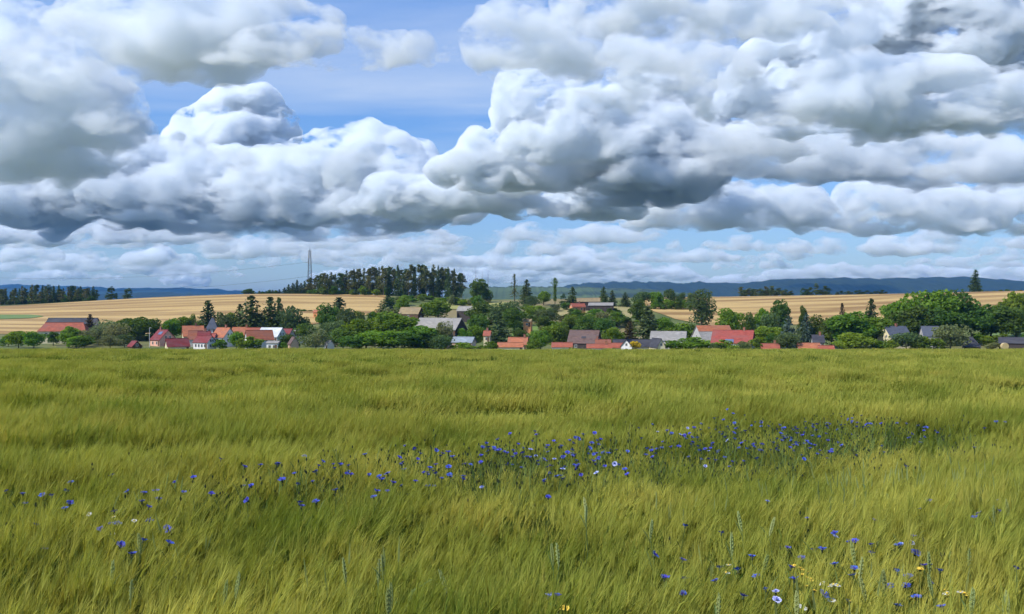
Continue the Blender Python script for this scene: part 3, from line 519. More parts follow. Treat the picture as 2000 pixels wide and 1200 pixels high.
# ------------------------------------------------------------------ buildings
WIN = {}
def window(parent, x, y, z, w, h, rz):
    k = (round(w, 2), round(h, 2))
    if k not in WIN:
        f = MB(); t = .09
        f.box(-w/2, w/2, -.05, .04, -h/2, -h/2 + t).box(-w/2, w/2, -.05, .04, h/2 - t, h/2).box(-w/2, -w/2 + t, -.05, .04, -h/2 + t, h/2 - t).box(w/2 - t, w/2, -.05, .04, -h/2 + t, h/2 - t).box(-.03, .03, -.045, .04, -h/2 + t, h/2 - t)
        WIN[k] = (f.mesh('window', M['frame']), MB().box(-w/2 + t, w/2 - t, -.02, .03, -h/2 + t, h/2 - t).mesh('pane', M['glass']))
    o = obj('window', WIN[k][0], parent, (x, y, z), (0, 0, rz)); obj('pane', WIN[k][1], o)
def house(name, label, pxc, ridge, eave, wpx, Y, yaw, wm, rm, cat='house', depth=None, base=None, nwin=3, gwin=1, chim=None, hip=0, door=True, pitch=45, overhang=.35, gm=None, rows=1, loft=False):
    """gabled house: middle at photo column pxc, ridge and eave at photo rows, ridge wpx photo pixels long"""
    x = X(pxc, Y); zr, ze = Z(ridge, Y), Z(eave, Y); rise = max(zr - ze, .6); rz = math.radians(yaw)
    D = depth or 2 * rise / math.tan(math.radians(pitch)); L = wpx / F * Y / math.cos(rz)
    z0 = min(H(x, Y), ze - 2.2) - .4 if base is None else Z(base, Y)
    o = thing(name, label, cat, (x, Y, z0), rz); e, r = ze - z0, zr - z0; hx, hy = L / 2, D / 2
    mb = MB(); mb.prism([(-hy, 0), (hy, 0), (hy, e), (0, r - .02), (-hy, e)] if not hip else [(-hy, 0), (hy, 0), (hy, e), (-hy, e)], 0, -hx, hx)
    mb.build('wall', M[wm], o)
    if gm:   # boarded gable; on the red roofed house its dark colour paints in shade
        for s in (-1, 1): MB().prism([(-hy + .05, e - .1), (hy - .05, e - .1), (0, r - .25)], 0, s * hx, s * (hx + .06)).build('gable_board_or_shade', M[gm], o)
    th = .16; sl = rise / hy; oh = overhang
    rb = MB()
    if hip:
        k = hx - hip
        rb.add([(-hx - oh, -hy - oh, e - oh * sl + th), (hx + oh, -hy - oh, e - oh * sl + th), (hx + oh, hy + oh, e - oh * sl + th), (-hx - oh, hy + oh, e - oh * sl + th), (-k, 0, r + th), (k, 0, r + th),
                (-hx - oh, -hy - oh, e - oh * sl), (hx + oh, -hy - oh, e - oh * sl), (hx + oh, hy + oh, e - oh * sl), (-hx - oh, hy + oh, e - oh * sl)],
               [(0, 1, 5, 4), (1, 2, 5), (2, 3, 4, 5), (3, 0, 4), (6, 7, 1, 0), (7, 8, 2, 1), (8, 9, 3, 2), (9, 6, 0, 3), (9, 8, 7, 6)])
    else:
        for s in (-1, 1):
            a = [(s * 0.0, r), (s * (hy + oh), e - oh * sl), (s * (hy + oh), e - oh * sl + th), (0.0, r + th * 1.3)]
            rb.prism(a if s > 0 else a[::-1], 0, -hx - oh, hx + oh)
    ro = rb.build('roof', M[rm], o)
    MB().box(-hx - oh + .02 + hip, hx + oh - .02 - hip, -.14, .14, r + th * .9, r + th * 1.9).build('ridge_cap', M[rm], ro)
    if chim is not None:
        cx = chim * hx; cb = MB().box(cx - .4, cx + .4, -.35, .35, r - .5, r + 1.3).box(cx - .48, cx + .48, -.43, .43, r + 1.3, r + 1.45)
        cb.build('chimney', M['brick'], ro)
    lv = e - 1.5
    for q in range(rows):
        for i in range(nwin):
            wx = (i + .5) / nwin * L * .86 - L * .43
            window(o, wx, -hy, lv - q * 2.8, 1.15, 1.35, 0)
    for s in (-1, 1):
        for i in range(gwin):
            wy = (i + .5) / gwin * D * .6 - D * .3
            if not hip: window(o, s * hx, wy * .8, e + rise * .25, .95, 1.2, s * math.pi / 2)
            window(o, s * hx, wy, lv, 1.0, 1.3, s * math.pi / 2)
    if door and e - z0 * 0 > 2.0:
        dx = L * .47
        d = MB().box(-.5, .5, -.05, .03, 0, 2.05).build('door', M['brownwood'], o, loc=(min(dx, hx - .7), -hy, max(e - 2.75, .4)))
        MB().box(.32, .42, -.1, -.05, 1.0, 1.06).build('handle', M['metal'], d)
    o['_'] = 0; del o['_']
    return o, dict(L=L, D=D, e=e, r=r, hx=hx, hy=hy, sl=sl)
def on_slope(o, g, u, t, w, h, name, m):
    """a flat unit lying on the camera-side roof slope: u along the ridge, t from eave 0 to ridge 1"""
    hy, e, r = g['hy'], g['e'], g['r']; a = math.atan2(r - e, hy)
    MB().box(-w/2, w/2, -h/2, h/2, 0, .12).build(name, M[m], o, loc=(u * g['hx'], -hy * (1 - t), e + (r - e) * t + .2), rot=(a, 0, 0))

house('barn', 'long dark roofed barn behind the red roofed farm on the left', 143, 622, 640, 98, 440, -4, 'peach', 'darkroof', 'barn', nwin=0, gwin=1)
house('farmhouse', 'cream farmhouse with long red tiled roof at the left', 126, 631, 646, 86, 408, 8, 'cream', 'red', nwin=4, hip=2.0)
o, g = house('house', 'pink rendered house with maroon roof and solar panel', 319, 645, 663, 26, 396, -38, 'pink', 'maroon', nwin=2, gwin=2, chim=-.5, rows=2)
on_slope(o, g, .1, .62, 2.6, 1.7, 'solar_panel', 'panel')
house('house', 'cream gabled house with low maroon roof right before the field', 346, 662, 676, 34, 368, 32, 'cream', 'maroon', gwin=1, nwin=2)
house('house', 'orange roofed house with tall cream left gable', 377, 637, 656, 34, 410, 24, 'cream', 'orange', gwin=2, nwin=2, chim=.3, rows=2)
house('barn', 'weathered brown roof in front of the orange roofed cream house', 382, 647, 662, 24, 392, 14, 'greywall', 'oldred', 'barn', nwin=1)
house('house', 'small maroon roofed house behind the white one', 399, 648, 661, 22, 388, 10, 'white', 'maroon', nwin=2, chim=.2)
house('house', 'white house with maroon roof and grey white right gable', 400, 657, 668, 34, 368, -30, 'white', 'maroon', nwin=4, gwin=2)
o, g = house('chapel', 'grey slate pyramid roofed white building behind the trees', 415, 622, 641, 20, 424, 12, 'white', 'slate', 'chapel', hip=2.0, nwin=2, gwin=1, depth=6)
house('house', 'white house with bright orange red roof in the middle of the left cluster', 437, 641, 658, 28, 396, -26, 'white', 'orange', nwin=3, gwin=2, rows=2, chim=.4)
house('outbuilding', 'low red roofed annex left of the bright orange red roof', 414, 652, 659, 16, 393, -10, 'white', 'brightred', 'shed', nwin=1)
house('house', 'orange tiled house behind the big white gable', 470, 640, 657, 28, 404, 8, 'cream', 'orange', nwin=2, chim=.8)
house('house', 'white gabled house with weathered red roof', 506, 646, 663, 44, 380, 26, 'white', 'oldred', nwin=3, gwin=2, rows=2)
house('barn', 'red ridge of a barn behind the weathered red roof', 502, 641, 654, 34, 404, 4, 'cream', 'red', 'barn', nwin=0)
house('hall', 'white building with pale sheet metal roof', 531, 641, 657, 44, 392, -22, 'white', 'whiteroof', 'hall', nwin=3, gwin=2, chim=None)
house('porch', 'low white porch with flat pale roof at the field edge', 535, 667, 670, 22, 366, -8, 'white', 'greyroof', 'porch', nwin=2, gwin=1, depth=4)
house('shed', 'small maroon roofed shed right of the pale metal roof', 561, 643, 652, 20, 412, -20, 'greywall', 'maroon', 'shed', nwin=1)
house('wall_building', 'long low white building left of the pale willow', 584, 644, 647, 32, 416, 0, 'white', 'greyroof', 'building', nwin=4, depth=5)
house('garden_shed', 'little steep gabled wooden shed at the field edge', 573, 659, 671, 8, 370, -55, 'peach', 'brownroof', 'shed', nwin=0, gwin=0, depth=3.4)
house('garden_shed', 'tiny white gabled hut beside the centre tree mass', 643, 666, 673, 8, 366, -50, 'white', 'greyroof', 'shed', nwin=0, gwin=0, depth=3)
house('garden_shed', 'small maroon gabled shed below the round dark tree', 263, 667, 676, 16, 372, -45, 'brownwood', 'maroon', 'shed', nwin=0, gwin=1)
house('barn', 'big old barn with grey roof and dark boarded gable', 860, 622, 643, 84, 400, -30, 'wood', 'greyroof', 'barn', nwin=0, gwin=1, gm='wood', pitch=46)
house('shed', 'blue grey sheet roofed shed below the dark boarded gable', 906, 659, 668, 40, 372, -26, 'peach', 'bluegrey', 'shed', nwin=1, gwin=1)
house('house', 'small pinkish roofed house left of the drooping spruce', 952, 647, 655, 12, 396, -10, 'cream', 'red', nwin=1, chim=0)
house('house', 'orange roofed house with hipped right end', 1012, 660, 672, 36, 378, -8, 'cream', 'orange', nwin=2, chim=.7)
house('outbuilding', 'low bright orange annex roof in front of the orange house', 997, 670, 677, 48, 366, -4, 'cream', 'orange', 'shed', nwin=0)
house('shed', 'grey roofed dark open shed on the slope above the barn', 911, 599, 607, 30, 520, -28, 'wood', 'greyroof', 'shed', nwin=0, gwin=1)
house('shed', 'straw tan roofed low shed on the slope left of the upper trees', 803, 601, 613, 40, 520, -22, 'brownwood', 'tan', 'shed', nwin=1)
house('garden_shed', 'little orange walled hut on the grass clearing', 1031, 624, 628, 14, 470, -15, 'orangewall', 'tan', 'shed', nwin=1, gwin=0, depth=4)
house('garden_shed', 'tiny orange hut at the foot of the left golden field', 620, 606, 610, 12, 530, -8, 'orangewall', 'orange', 'shed', nwin=0, gwin=0, depth=4)
house('garden_shed', 'grey pitched hut between the slope trees', 1005, 602, 607, 16, 520, -25, 'greywall', 'greyroof', 'shed', nwin=0, gwin=1)
o, g = house('barn', 'purple brown roofed barn with a hole in the slope', 1142, 646, 669, 54, 384, -20, 'wood', 'brownroof', 'barn', nwin=2, gwin=1, pitch=48)
on_slope(o, g, .05, .4, 1.9, .9, 'roof_hole_dark', 'darkroof')  # dark slab laid on the slope, its colour standing in for the shaded hole
house('house', 'low weathered red roof left below the purple brown barn', 1098, 670, 677, 38, 366, -6, 'white', 'red', nwin=0)
house('house', 'low red roof right below the purple brown barn', 1170, 673, 679, 46, 364, -4, 'white', 'red', nwin=0, chim=.6)
house('house', 'pinkish red roof behind the low red roofs', 1178, 664, 673, 28, 376, -6, 'white', 'oldred', nwin=0, chim=-.8)
house('house', 'low red roof left of the white gable', 1208, 671, 678, 26, 370, -3, 'cream', 'red', nwin=0)
house('barn', 'long dark roofed building with pale ridge', 1240, 664, 676, 84, 374, -2, 'greywall', 'darkroof', 'barn', nwin=0)
house('house', 'white steep gable beside the yellow bush', 1228, 664, 676, 12, 366, 62, 'white', 'darkroof', nwin=0, gwin=1, depth=4.6)
house('house', 'narrow cream gable with dark top in front of the grey roofs', 1283, 662, 676, 8, 365, -82, 'cream', 'darkroof', nwin=0, gwin=1, depth=3.2)
house('barn', 'pale grey roofed barn left of the big orange and grey roof', 1306, 648, 664, 64, 388, -16, 'greywall', 'greyroof', 'barn', nwin=0, chim=None, pitch=40)
o, g = house('farmhouse', 'big roof with orange upper and grey lower part', 1392, 637, 664, 66, 396, 14, 'greywall', 'greyroof', 'house', nwin=2, pitch=44)
a = math.atan2(g['r'] - g['e'], g['hy']); ln = math.hypot(g['r'] - g['e'], g['hy'])
MB().box(-g['hx'] - .3, g['hx'] + .3, -ln * .42, 0, 0, .1).build('tile_course', M['orange'], o, loc=(0, -.0, g['r'] + .25), rot=(a, 0, 0))
o, g = house('house', 'bright red roofed house with dark right gable', 1432, 646, 669, 70, 376, -24, 'white', 'brightred', nwin=3, gwin=1, gm='darkroof', pitch=46, chim=.55)  # dark gable facing puts the shade of the right gable into colour
on_slope(o, g, -.1, .1, 3.6, 2.0, 'glass_lean_to', 'panel')
house('house', 'small red orange roof with chimney left of the blue spruce', 1503, 672, 681, 34, 364, -4, 'white', 'red', nwin=0, chim=.6)
house('house', 'red orange roof right of the blue spruces', 1579, 671, 680, 40, 364, -6, 'white', 'orange', nwin=0)
house('outbuilding', 'lower red orange roof continuing right of the blue spruces', 1613, 676, 681, 28, 362, -4, 'white', 'red', 'shed', nwin=0)
house('house', 'dark slate roof behind the small red orange roof', 1597, 655, 668, 20, 380, -10, 'greywall', 'darkroof', nwin=0, chim=.4)
o, g = house('house', 'cream house with blue slate roof and brick chimney', 1748, 638, 663, 44, 388, 12, 'cream', 'slate', nwin=3, gwin=2, chim=.1)
on_slope(o, g, -.15, .3, 1.0, 1.1, 'skylight', 'panel')
house('house', 'dark slate roofed house half hidden by the pale willow', 1816, 638, 656, 30, 392, -10, 'greywall', 'slate', nwin=1)
house('barn', 'low dark roof sloping right of the pale willow', 1897, 659, 676, 26, 374, -20, 'wood', 'darkroof', 'barn', nwin=0, hip=2.5)
house('shed', 'dark open wooden shed at the right edge', 1985, 660, 670, 52, 372, -28, 'wood', 'darkroof', 'shed', nwin=0, gwin=0, gm='wood', pitch=30)
house('farmhouse', 'small farmhouse with red roof and orange walls on the hillside', 1128, 593, 599, 26, 560, 22, 'orangewall', 'red', nwin=2, gwin=1, chim=.3)
house('barn', 'straw topped dark barn behind the hillside farmhouse', 1149, 583, 589, 44, 580, 0, 'wood', 'tan', 'barn', nwin=0, door=False)
house('barn', 'long pale roofed stable right of the hillside farmhouse', 1174, 592, 597, 46, 566, -10, 'wood', 'greyroof', 'barn', nwin=0, depth=9)
MBg = MB()
# round hay bale beside the shed
x, Y = X(1962, 362), 362; o = thing('hay_bale', 'large round straw bale lying beside the dark open shed', 'hay bale', (x, Y, Z(683, Y)))
mb = MB(); mb.tube([(0, -.75, 1.35), (0, .75, 1.35)], 1.35, 18); mb.build('bale', M['hay'], o)
mb = MB()
for yy in (-.4, 0, .4): mb.tube([(math.cos(t) * 1.37, yy, 1.35 + math.sin(t) * 1.37) for t in np.linspace(0, 6.283, 19)], .02, 4)
mb.build('twine', M['frame'], o)
# white pole by the pink house
x, Y = X(292, 384), 384; z = H(x, Y); o = thing('lamp_post', 'slim white pole left of the pink house', 'pole', (x, Y, z - .3)); hh = Z(639, Y) - z
MB().tube([(0, 0, 0), (0, 0, hh)], [.14, .09], 8).build('shaft', M['frame'], o); MB().box(-.1, .75, -.12, .12, hh - .12, hh + .05).build('lamp_head', M['frame'], o)

# lattice mast and its cables
Y = 735; x = X(605, Y); z = H(x, Y); ht = Z(490, Y) - z
o = thing('radio_mast', 'slender steel lattice mast rising above the hilltop wood', 'mast', (x, Y, z))
def wd(t): return 1.75 * (1 - t) + .8 * t
for sx in (-1, 1):
    for sy in (-1, 1): MB().tube([(sx * wd(0), sy * wd(0), -.5), (sx * wd(1), sy * wd(1), ht)], .17, 6).build('leg', M['metal'], o)
n = 16
for i in range(n):
    t0, t1 = i / n, (i + 1) / n; mb = MB()
    for (ax, ay), (bx, by) in (((-1, -1), (1, -1)), ((1, -1), (1, 1)), ((1, 1), (-1, 1)), ((-1, 1), (-1, -1))):
        p0 = (ax * wd(t0), ay * wd(t0), ht * t0); p1 = (bx * wd(t1), by * wd(t1), ht * t1); q1 = (ax * wd(t1), ay * wd(t1), ht * t1)
        mb.tube([p0, p1], .09, 4); mb.tube([q1, p1], .09, 4)
    mb.build('brace', M['metal'], o)
MB().tube([(0, 0, ht - .5), (0, 0, Z(478, Y) - z)], [.2, .1], 6).build('spire', M['metal'], o)
for k, zz in enumerate((ht - .8, ht - 3.0, ht - 5.2)):
    for s in (0, 2.1, 4.2): MB().box(-.16, .16, -.1, .1, -1.0, 1.0).build('antenna', M['frame'], o, loc=(math.cos(s) * 1.15, math.sin(s) * 1.15, zz), rot=(0, 0, s))
for label, (xa, ya), (xb, yb), sag in (('lower dark cable sagging left from the mast', (603, 540), (-60, 556), 9), ('upper faint cable running left across the sky', (604, 512), (-60, 540), 7)):
    A = Vector((X(xa, 735), 735, Z(ya, 735))); B = Vector((X(xb, 900), 900, Z(yb, 900)))
    pts = [A.lerp(B, t) - Vector((0, 0, sag * 4 * t * (1 - t))) for t in np.linspace(0, 1, 30)]
    tag(MB().tube(pts, .07, 5).build('cable', M['wood']), label, 'cable')

# ------------------------------------------------------------------ clouds: real bodies of mist, lit by sun and sky
CW = (.956, .981, 1)
def cloud_mat(name, dens, size, lo, hi):
    """mist whose density breaks up in billows about `size` metres across"""
    m = bpy.data.materials.new(name); m.use_nodes = True; t = m.node_tree; t.nodes.clear()
    o = t.nodes.new('ShaderNodeOutputMaterial'); v = t.nodes.new('ShaderNodeVolumePrincipled')
    v.inputs['Color'].default_value = (*CW, 1); v.inputs['Anisotropy'].default_value = 0.0
    g = t.nodes.new('ShaderNodeNewGeometry'); mp = t.nodes.new('ShaderNodeMapping'); mp.inputs['Scale'].default_value = (1, 1, 1.9); t.links.new(g.outputs['Position'], mp.inputs[0])
    n = t.nodes.new('ShaderNodeTexNoise'); n.inputs['Scale'].default_value = 1.0 / size; n.inputs['Detail'].default_value = 7; n.inputs['Roughness'].default_value = .64
    t.links.new(mp.outputs[0], n.inputs['Vector']); r = t.nodes.new('ShaderNodeMapRange')
    r.inputs[1].default_value = lo; r.inputs[2].default_value = hi; r.inputs[3].default_value = 0; r.inputs[4].default_value = dens
    t.links.new(n.outputs[0], r.inputs[0]); t.links.new(r.outputs[0], v.inputs['Density']); t.links.new(v.outputs[0], o.inputs['Volume']); return m
CM = {'thick': cloud_mat('cumulus_mist', .019, 640, .465, .53), 'bank': cloud_mat('bank_mist', .0125, 600, .46, .535), 'mid': cloud_mat('soft_mist', .011, 520, .45, .56), 'thin': cloud_mat('torn_mist', .013, 340, .48, .58),
      'far': cloud_mat('far_mist', .0065, 800, .45, .57), 'strip': cloud_mat('strip_mist', .008, 1000, .44, .62)}
BASE = 1150.0
def cloud(label, pxc, base, w, h, kind='thick', Y=None, n=26, seed=1, depth=.42, rag=1.0, vox=None, group=None, tilt=0.0, flat=True):
    """a cumulus whose flat base shows at photo row `base`; its distance follows from the common cloud base height"""
    if Y is None: Y = BASE * F / max(CY - base, 30)
    r = random.Random(seed * 31 + int(pxc)); x0 = X(pxc, Y); z0 = Z(base, Y); L = w / F * Y; Hh = h / F * Y; D = min(L, Hh * 2.2) * depth
    vox = vox or min(max(10, h / 6.0), 52)
    bm = bmesh.new(); q = max(1.0, w / h / 2.2); n = int(n * min(q, 3.0)); sx = 1.25 * min(q, 2.2)
    for i in range(n):
        a = r.uniform(-1, 1); env = (1 - abs(a) ** (2.2 if q < 1.5 else 4)) * r.uniform(.5, 1.0); top = Hh * max(env, .25); rr = min(top * r.uniform(.28, .5), Hh * .34)
        z = r.uniform(.12, 1) * max(top - rr, .02 * Hh); y = r.uniform(-.5, .5) * D * (1 - .5 * z / Hh)
        bmesh.ops.create_icosphere(bm, subdivisions=2, radius=rr, matrix=Matrix.Translation((a * (L / 2 - rr * sx * .8), y, z + tilt * a * L)) @ Matrix.Diagonal((sx, 1.1, .95, 1)))
    if flat:
        for v in bm.verts:
            zt = tilt * v.co.x
            if v.co.z < zt: v.co.z = zt + (v.co.z - zt) * .10
    me = bpy.data.meshes.new('cloud'); bm.to_mesh(me); bm.free(); me.materials.append(CM[kind])
    o = obj('cloud', me, None, (x0, Y, z0)); tag(o, label, 'cloud', group)
    m = o.modifiers.new('merge', 'REMESH'); m.mode = 'VOXEL'; m.voxel_size = Hh / vox
    for k, (s, st, bs, dp) in enumerate(((.9, .36, 'BLENDER_ORIGINAL', 1), (.30, -.05, 'VORONOI_F1', 0), (.22, .22 * rag, 'BLENDER_ORIGINAL', 4))):
        t = bpy.data.textures.new('billow', 'CLOUDS'); t.noise_scale = Hh * s; t.noise_depth = dp; t.noise_basis = bs
        d = o.modifiers.new('billow', 'DISPLACE'); d.texture = t; d.strength = Hh * st; d.mid_level = .34 if k != 1 else .5; d.texture_coords = 'GLOBAL'
    m = o.modifiers.new('clean', 'REMESH'); m.mode = 'VOXEL'; m.voxel_size = Hh / vox
    return o
# far low rows near the horizon
for i, (a, b, w, h) in enumerate(((60, 508, 150, 34), (150, 505, 120, 30), (295, 516, 150, 44), (455, 503, 120, 36), (505, 498, 110, 50), (585, 492, 120, 52), (690, 505, 140, 36), (800, 508, 90, 46), (870, 515, 90, 34),
        (960, 522, 100, 40), (1060, 525, 120, 40), (1130, 528, 150, 52), (1235, 542, 110, 34), (1310, 545, 130, 34), (1390, 486, 60, 22), (1440, 484, 90, 40), (1545, 490, 90, 34), (1612, 492, 100, 38), (1770, 492, 200, 62),
        (1880, 520, 260, 26), (1650, 540, 240, 30), (1530, 548, 160, 26), (1990, 545, 200, 34), (1800, 545, 160, 24), (380, 540, 200, 26), (120, 545, 260, 24), (700, 545, 240, 26))):
    cloud('small pale far cumulus in the low rows just above the horizon', a, b, w, h, 'far', n=16, seed=i + 1, group='small far clouds above the horizon')
for label, a, b, w, h, kind, kw in (
    ('long blue grey flat based cloud low on the left', 150, 472, 640, 66, 'mid', {}),
    ('flat dim cloud bank low in the centre left', 640, 466, 520, 46, 'far', {}),
    ('dim layered cloud low in the centre right', 1120, 470, 420, 40, 'far', {}),
    ('soft grey cloud with cream puffs low right of centre', 1430, 434, 440, 100, 'mid', {'seed': 4}),
    ('grey cloud bank low on the right', 1770, 438, 420, 104, 'mid', {}),
    ('cream puffed cloud at the right edge above the horizon', 2000, 442, 240, 136, 'mid', {}),
    ('bright white cumulus tower shining behind the left bank', 470, 395, 360, 232, 'thick', {'Y': 13500, 'seed': 3}),
    ('leftmost heap of the main cloud bank', 40, 414, 520, 170, 'mid', {'seed': 2}),
    ('broad grey fronted heap of the left main bank', 290, 416, 560, 200, 'bank', {'seed': 5, 'n': 34}),
    ('domed heap of the main bank left of centre', 690, 416, 560, 236, 'bank', {'seed': 6, 'n': 38}),
    ('row of bright cream puffs at the foot of the main bank', 880, 412, 460, 84, 'thick', {'Y': 9200, 'seed': 7}),
    ('bright cream rounded cloud below the great cumulus', 1150, 416, 260, 72, 'thick', {'seed': 8}),
    ('great towering white cumulus in the centre of the sky', 1130, 354, 600, 240, 'thick', {'seed': 9, 'n': 50}),
    ('brilliant white cloud tower behind the great cumulus', 1280, 330, 340, 260, 'thick', {'Y': 10500, 'seed': 10}),
    ('long layered grey cloud across the right', 1690, 340, 840, 126, 'mid', {'seed': 11, 'n': 40}),
    ('soft left tongue of the layered right cloud', 1440, 302, 320, 80, 'mid', {'Y': 6200, 'seed': 21}),
    ('dark bottomed heavy cloud above the layered one on the right', 1760, 242, 800, 160, 'thick', {'seed': 12, 'n': 44, 'Y': 5400}),
    ('huge bright cloud filling the upper right corner', 1840, 190, 620, 320, 'thick', {'Y': 9000, 'seed': 13, 'n': 40}),
    ('bright ragged cloud right of centre near the top', 1570, 200, 320, 220, 'thick', {'Y': 8200, 'seed': 14, 'rag': 1.6}),
    ('large soft cloud filling the upper left corner', 20, 266, 450, 310, 'mid', {'Y': 5600, 'seed': 15, 'n': 44, 'rag': 1.4, 'flat': False}),
    ('grey upper left cloud trailing towards the blue gap', 330, 124, 680, 175, 'mid', {'Y': 5200, 'seed': 16, 'rag': 1.4, 'tilt': .10, 'n': 40}),
    ('thin tail of the upper left cloud above the blue gap', 620, 116, 460, 80, 'thin', {'Y': 4800, 'seed': 17, 'rag': 1.5}),
    ('small dark torn scrap of cloud in the upper blue gap', 820, 116, 80, 60, 'mid', {'Y': 4000, 'seed': 18, 'rag': 2.0, 'n': 14, 'flat': False}),
    ('dim torn cloud hanging at the top centre', 1080, 110, 420, 150, 'thin', {'Y': 4200, 'seed': 19, 'rag': 1.8, 'flat': False}),
    ('dark ragged scraps before the great white cumulus', 1250, 175, 260, 120, 'thin', {'Y': 4000, 'seed': 20, 'rag': 2.2, 'flat': False}),
    ('dark knob shaped scrap of cloud right of the ragged scraps', 1400, 180, 150, 130, 'mid', {'Y': 4200, 'seed': 22, 'rag': 1.6, 'flat': False}),
    ('dull grey sheet of cloud along the top edge', 1380, 50, 760, 150, 'thin', {'Y': 5200, 'seed': 23})):
    cloud(label, a, b, w, h, kind, **kw)
for i, (a, b, w, h) in enumerate(((440, 318, 120, 52), (690, 378, 110, 110), (150, 380, 150, 44), (1310, 120, 180, 90), (1490, 130, 100, 80), (225, 235, 130, 100), (1130, 70, 170, 90), (1890, 60, 160, 90), (1600, 300, 160, 44), (900, 330, 120, 50), (1820, 330, 150, 40))):
    cloud('small torn grey scrap of cloud drifting before ' + ['the left main bank', 'the domed heap left of centre', 'the leftmost heap', 'the great white cumulus', 'the ragged cloud right of centre', 'the upper left cloud', 'the top centre sheet', 'the upper right corner cloud', 'the layered right cloud', 'the foot of the main bank', 'the right end of the layered cloud'][i], a, b, w, h, 'thin', Y=4300, n=12, seed=170 + i, rag=1.8, flat=False)
rc = random.Random(91)
for i in range(44):
    b = rc.uniform(452, 556); w = rc.uniform(40, 120); h = rc.uniform(.25, .55) * w
    cloud('small pale far cumulus in the low rows just above the horizon', rc.uniform(-60, 2060), b, w, min(h, 44), 'far', n=12, seed=60 + i, group='small far clouds above the horizon')
for i in range(26):
    b = 424 + i * 5.5 + rc.uniform(-4, 4)
    cloud('flat dim strip of cloud in the layered haze above the horizon', rc.uniform(0, 2000), b, rc.uniform(260, 700), rc.uniform(16, 44), 'strip', n=14, seed=130 + i, vox=14, group='dim cloud strips above the horizon')
# the same sky goes on beside and behind the viewer, clear of the sun's path
for i, (x, y) in enumerate(((-5200, 2600), (6500, 2800), (7500, -2500), (3800, -6500), (-1500, -9000), (9500, 6000), (-10500, 7500), (5200, 1200), (2500, -11000))):
    Yd = 1000.0; o = cloud('fair weather cloud outside the view', 1000, 600, 100, 60, 'thick', Y=1.0 * 17500, n=20, seed=40 + i, group='clouds outside the view'); o.location = (x, y, BASE)

# ------------------------------------------------------------------ barley field
M['barley'] = leaf_mat('barley_ears', (0.20, 0.245, 0.034), (0.49, 0.465, 0.092), .38, .9, 0.08)
M['barley_stem'] = leaf_mat('barley_stems', (0.07, 0.125, 0.016), (0.14, 0.185, 0.028), .35, .8, 0.10)
M['wheat'] = leaf_mat('wheat_ears', (0.26, 0.32, 0.10), (0.38, 0.43, 0.17), .25, 2.0, 0.1)
M['wheat_stem'] = leaf_mat('wheat_stems', (0.08, 0.14, 0.04), (0.14, 0.20, 0.065), .3, 2.0, 0.1)
M['weed'] = leaf_mat('cornflower_stems', (0.085, 0.135, 0.03), (0.15, 0.20, 0.05), .25, 2.0, 0.15)
M['calyx'] = noise_mat('flower_calyx', (0.035, 0.05, 0.022), (0.07, 0.09, 0.04), 90, .8)
def tri_strips():
    return {'v': [], 'f': [], 'm': []}
def ribbon(S, pts, w, mi, side):
    """thin blade along pts (k,3) with widths w, sideways direction side"""
    b = len(S['v']); k = len(pts)
    for i in range(k):
        if w[i] == 0: S['v'] += [pts[i]]
        else: S['v'] += [pts[i] - side * w[i], pts[i] + side * w[i]]
    idx = []; c = b
    for i in range(k):
        idx.append((c,) if w[i] == 0 else (c, c + 1)); c += len(idx[-1])
    for i in range(k - 1):
        a, d = idx[i], idx[i + 1]
        if len(a) == 2 and len(d) == 2: S['f'].append((a[0], a[1], d[1], d[0]))
        elif len(a) == 2: S['f'].append((a[0], a[1], d[0]))
        elif len(d) == 2: S['f'].append((a[0], d[1], d[0]))
        S['m'].append(mi)
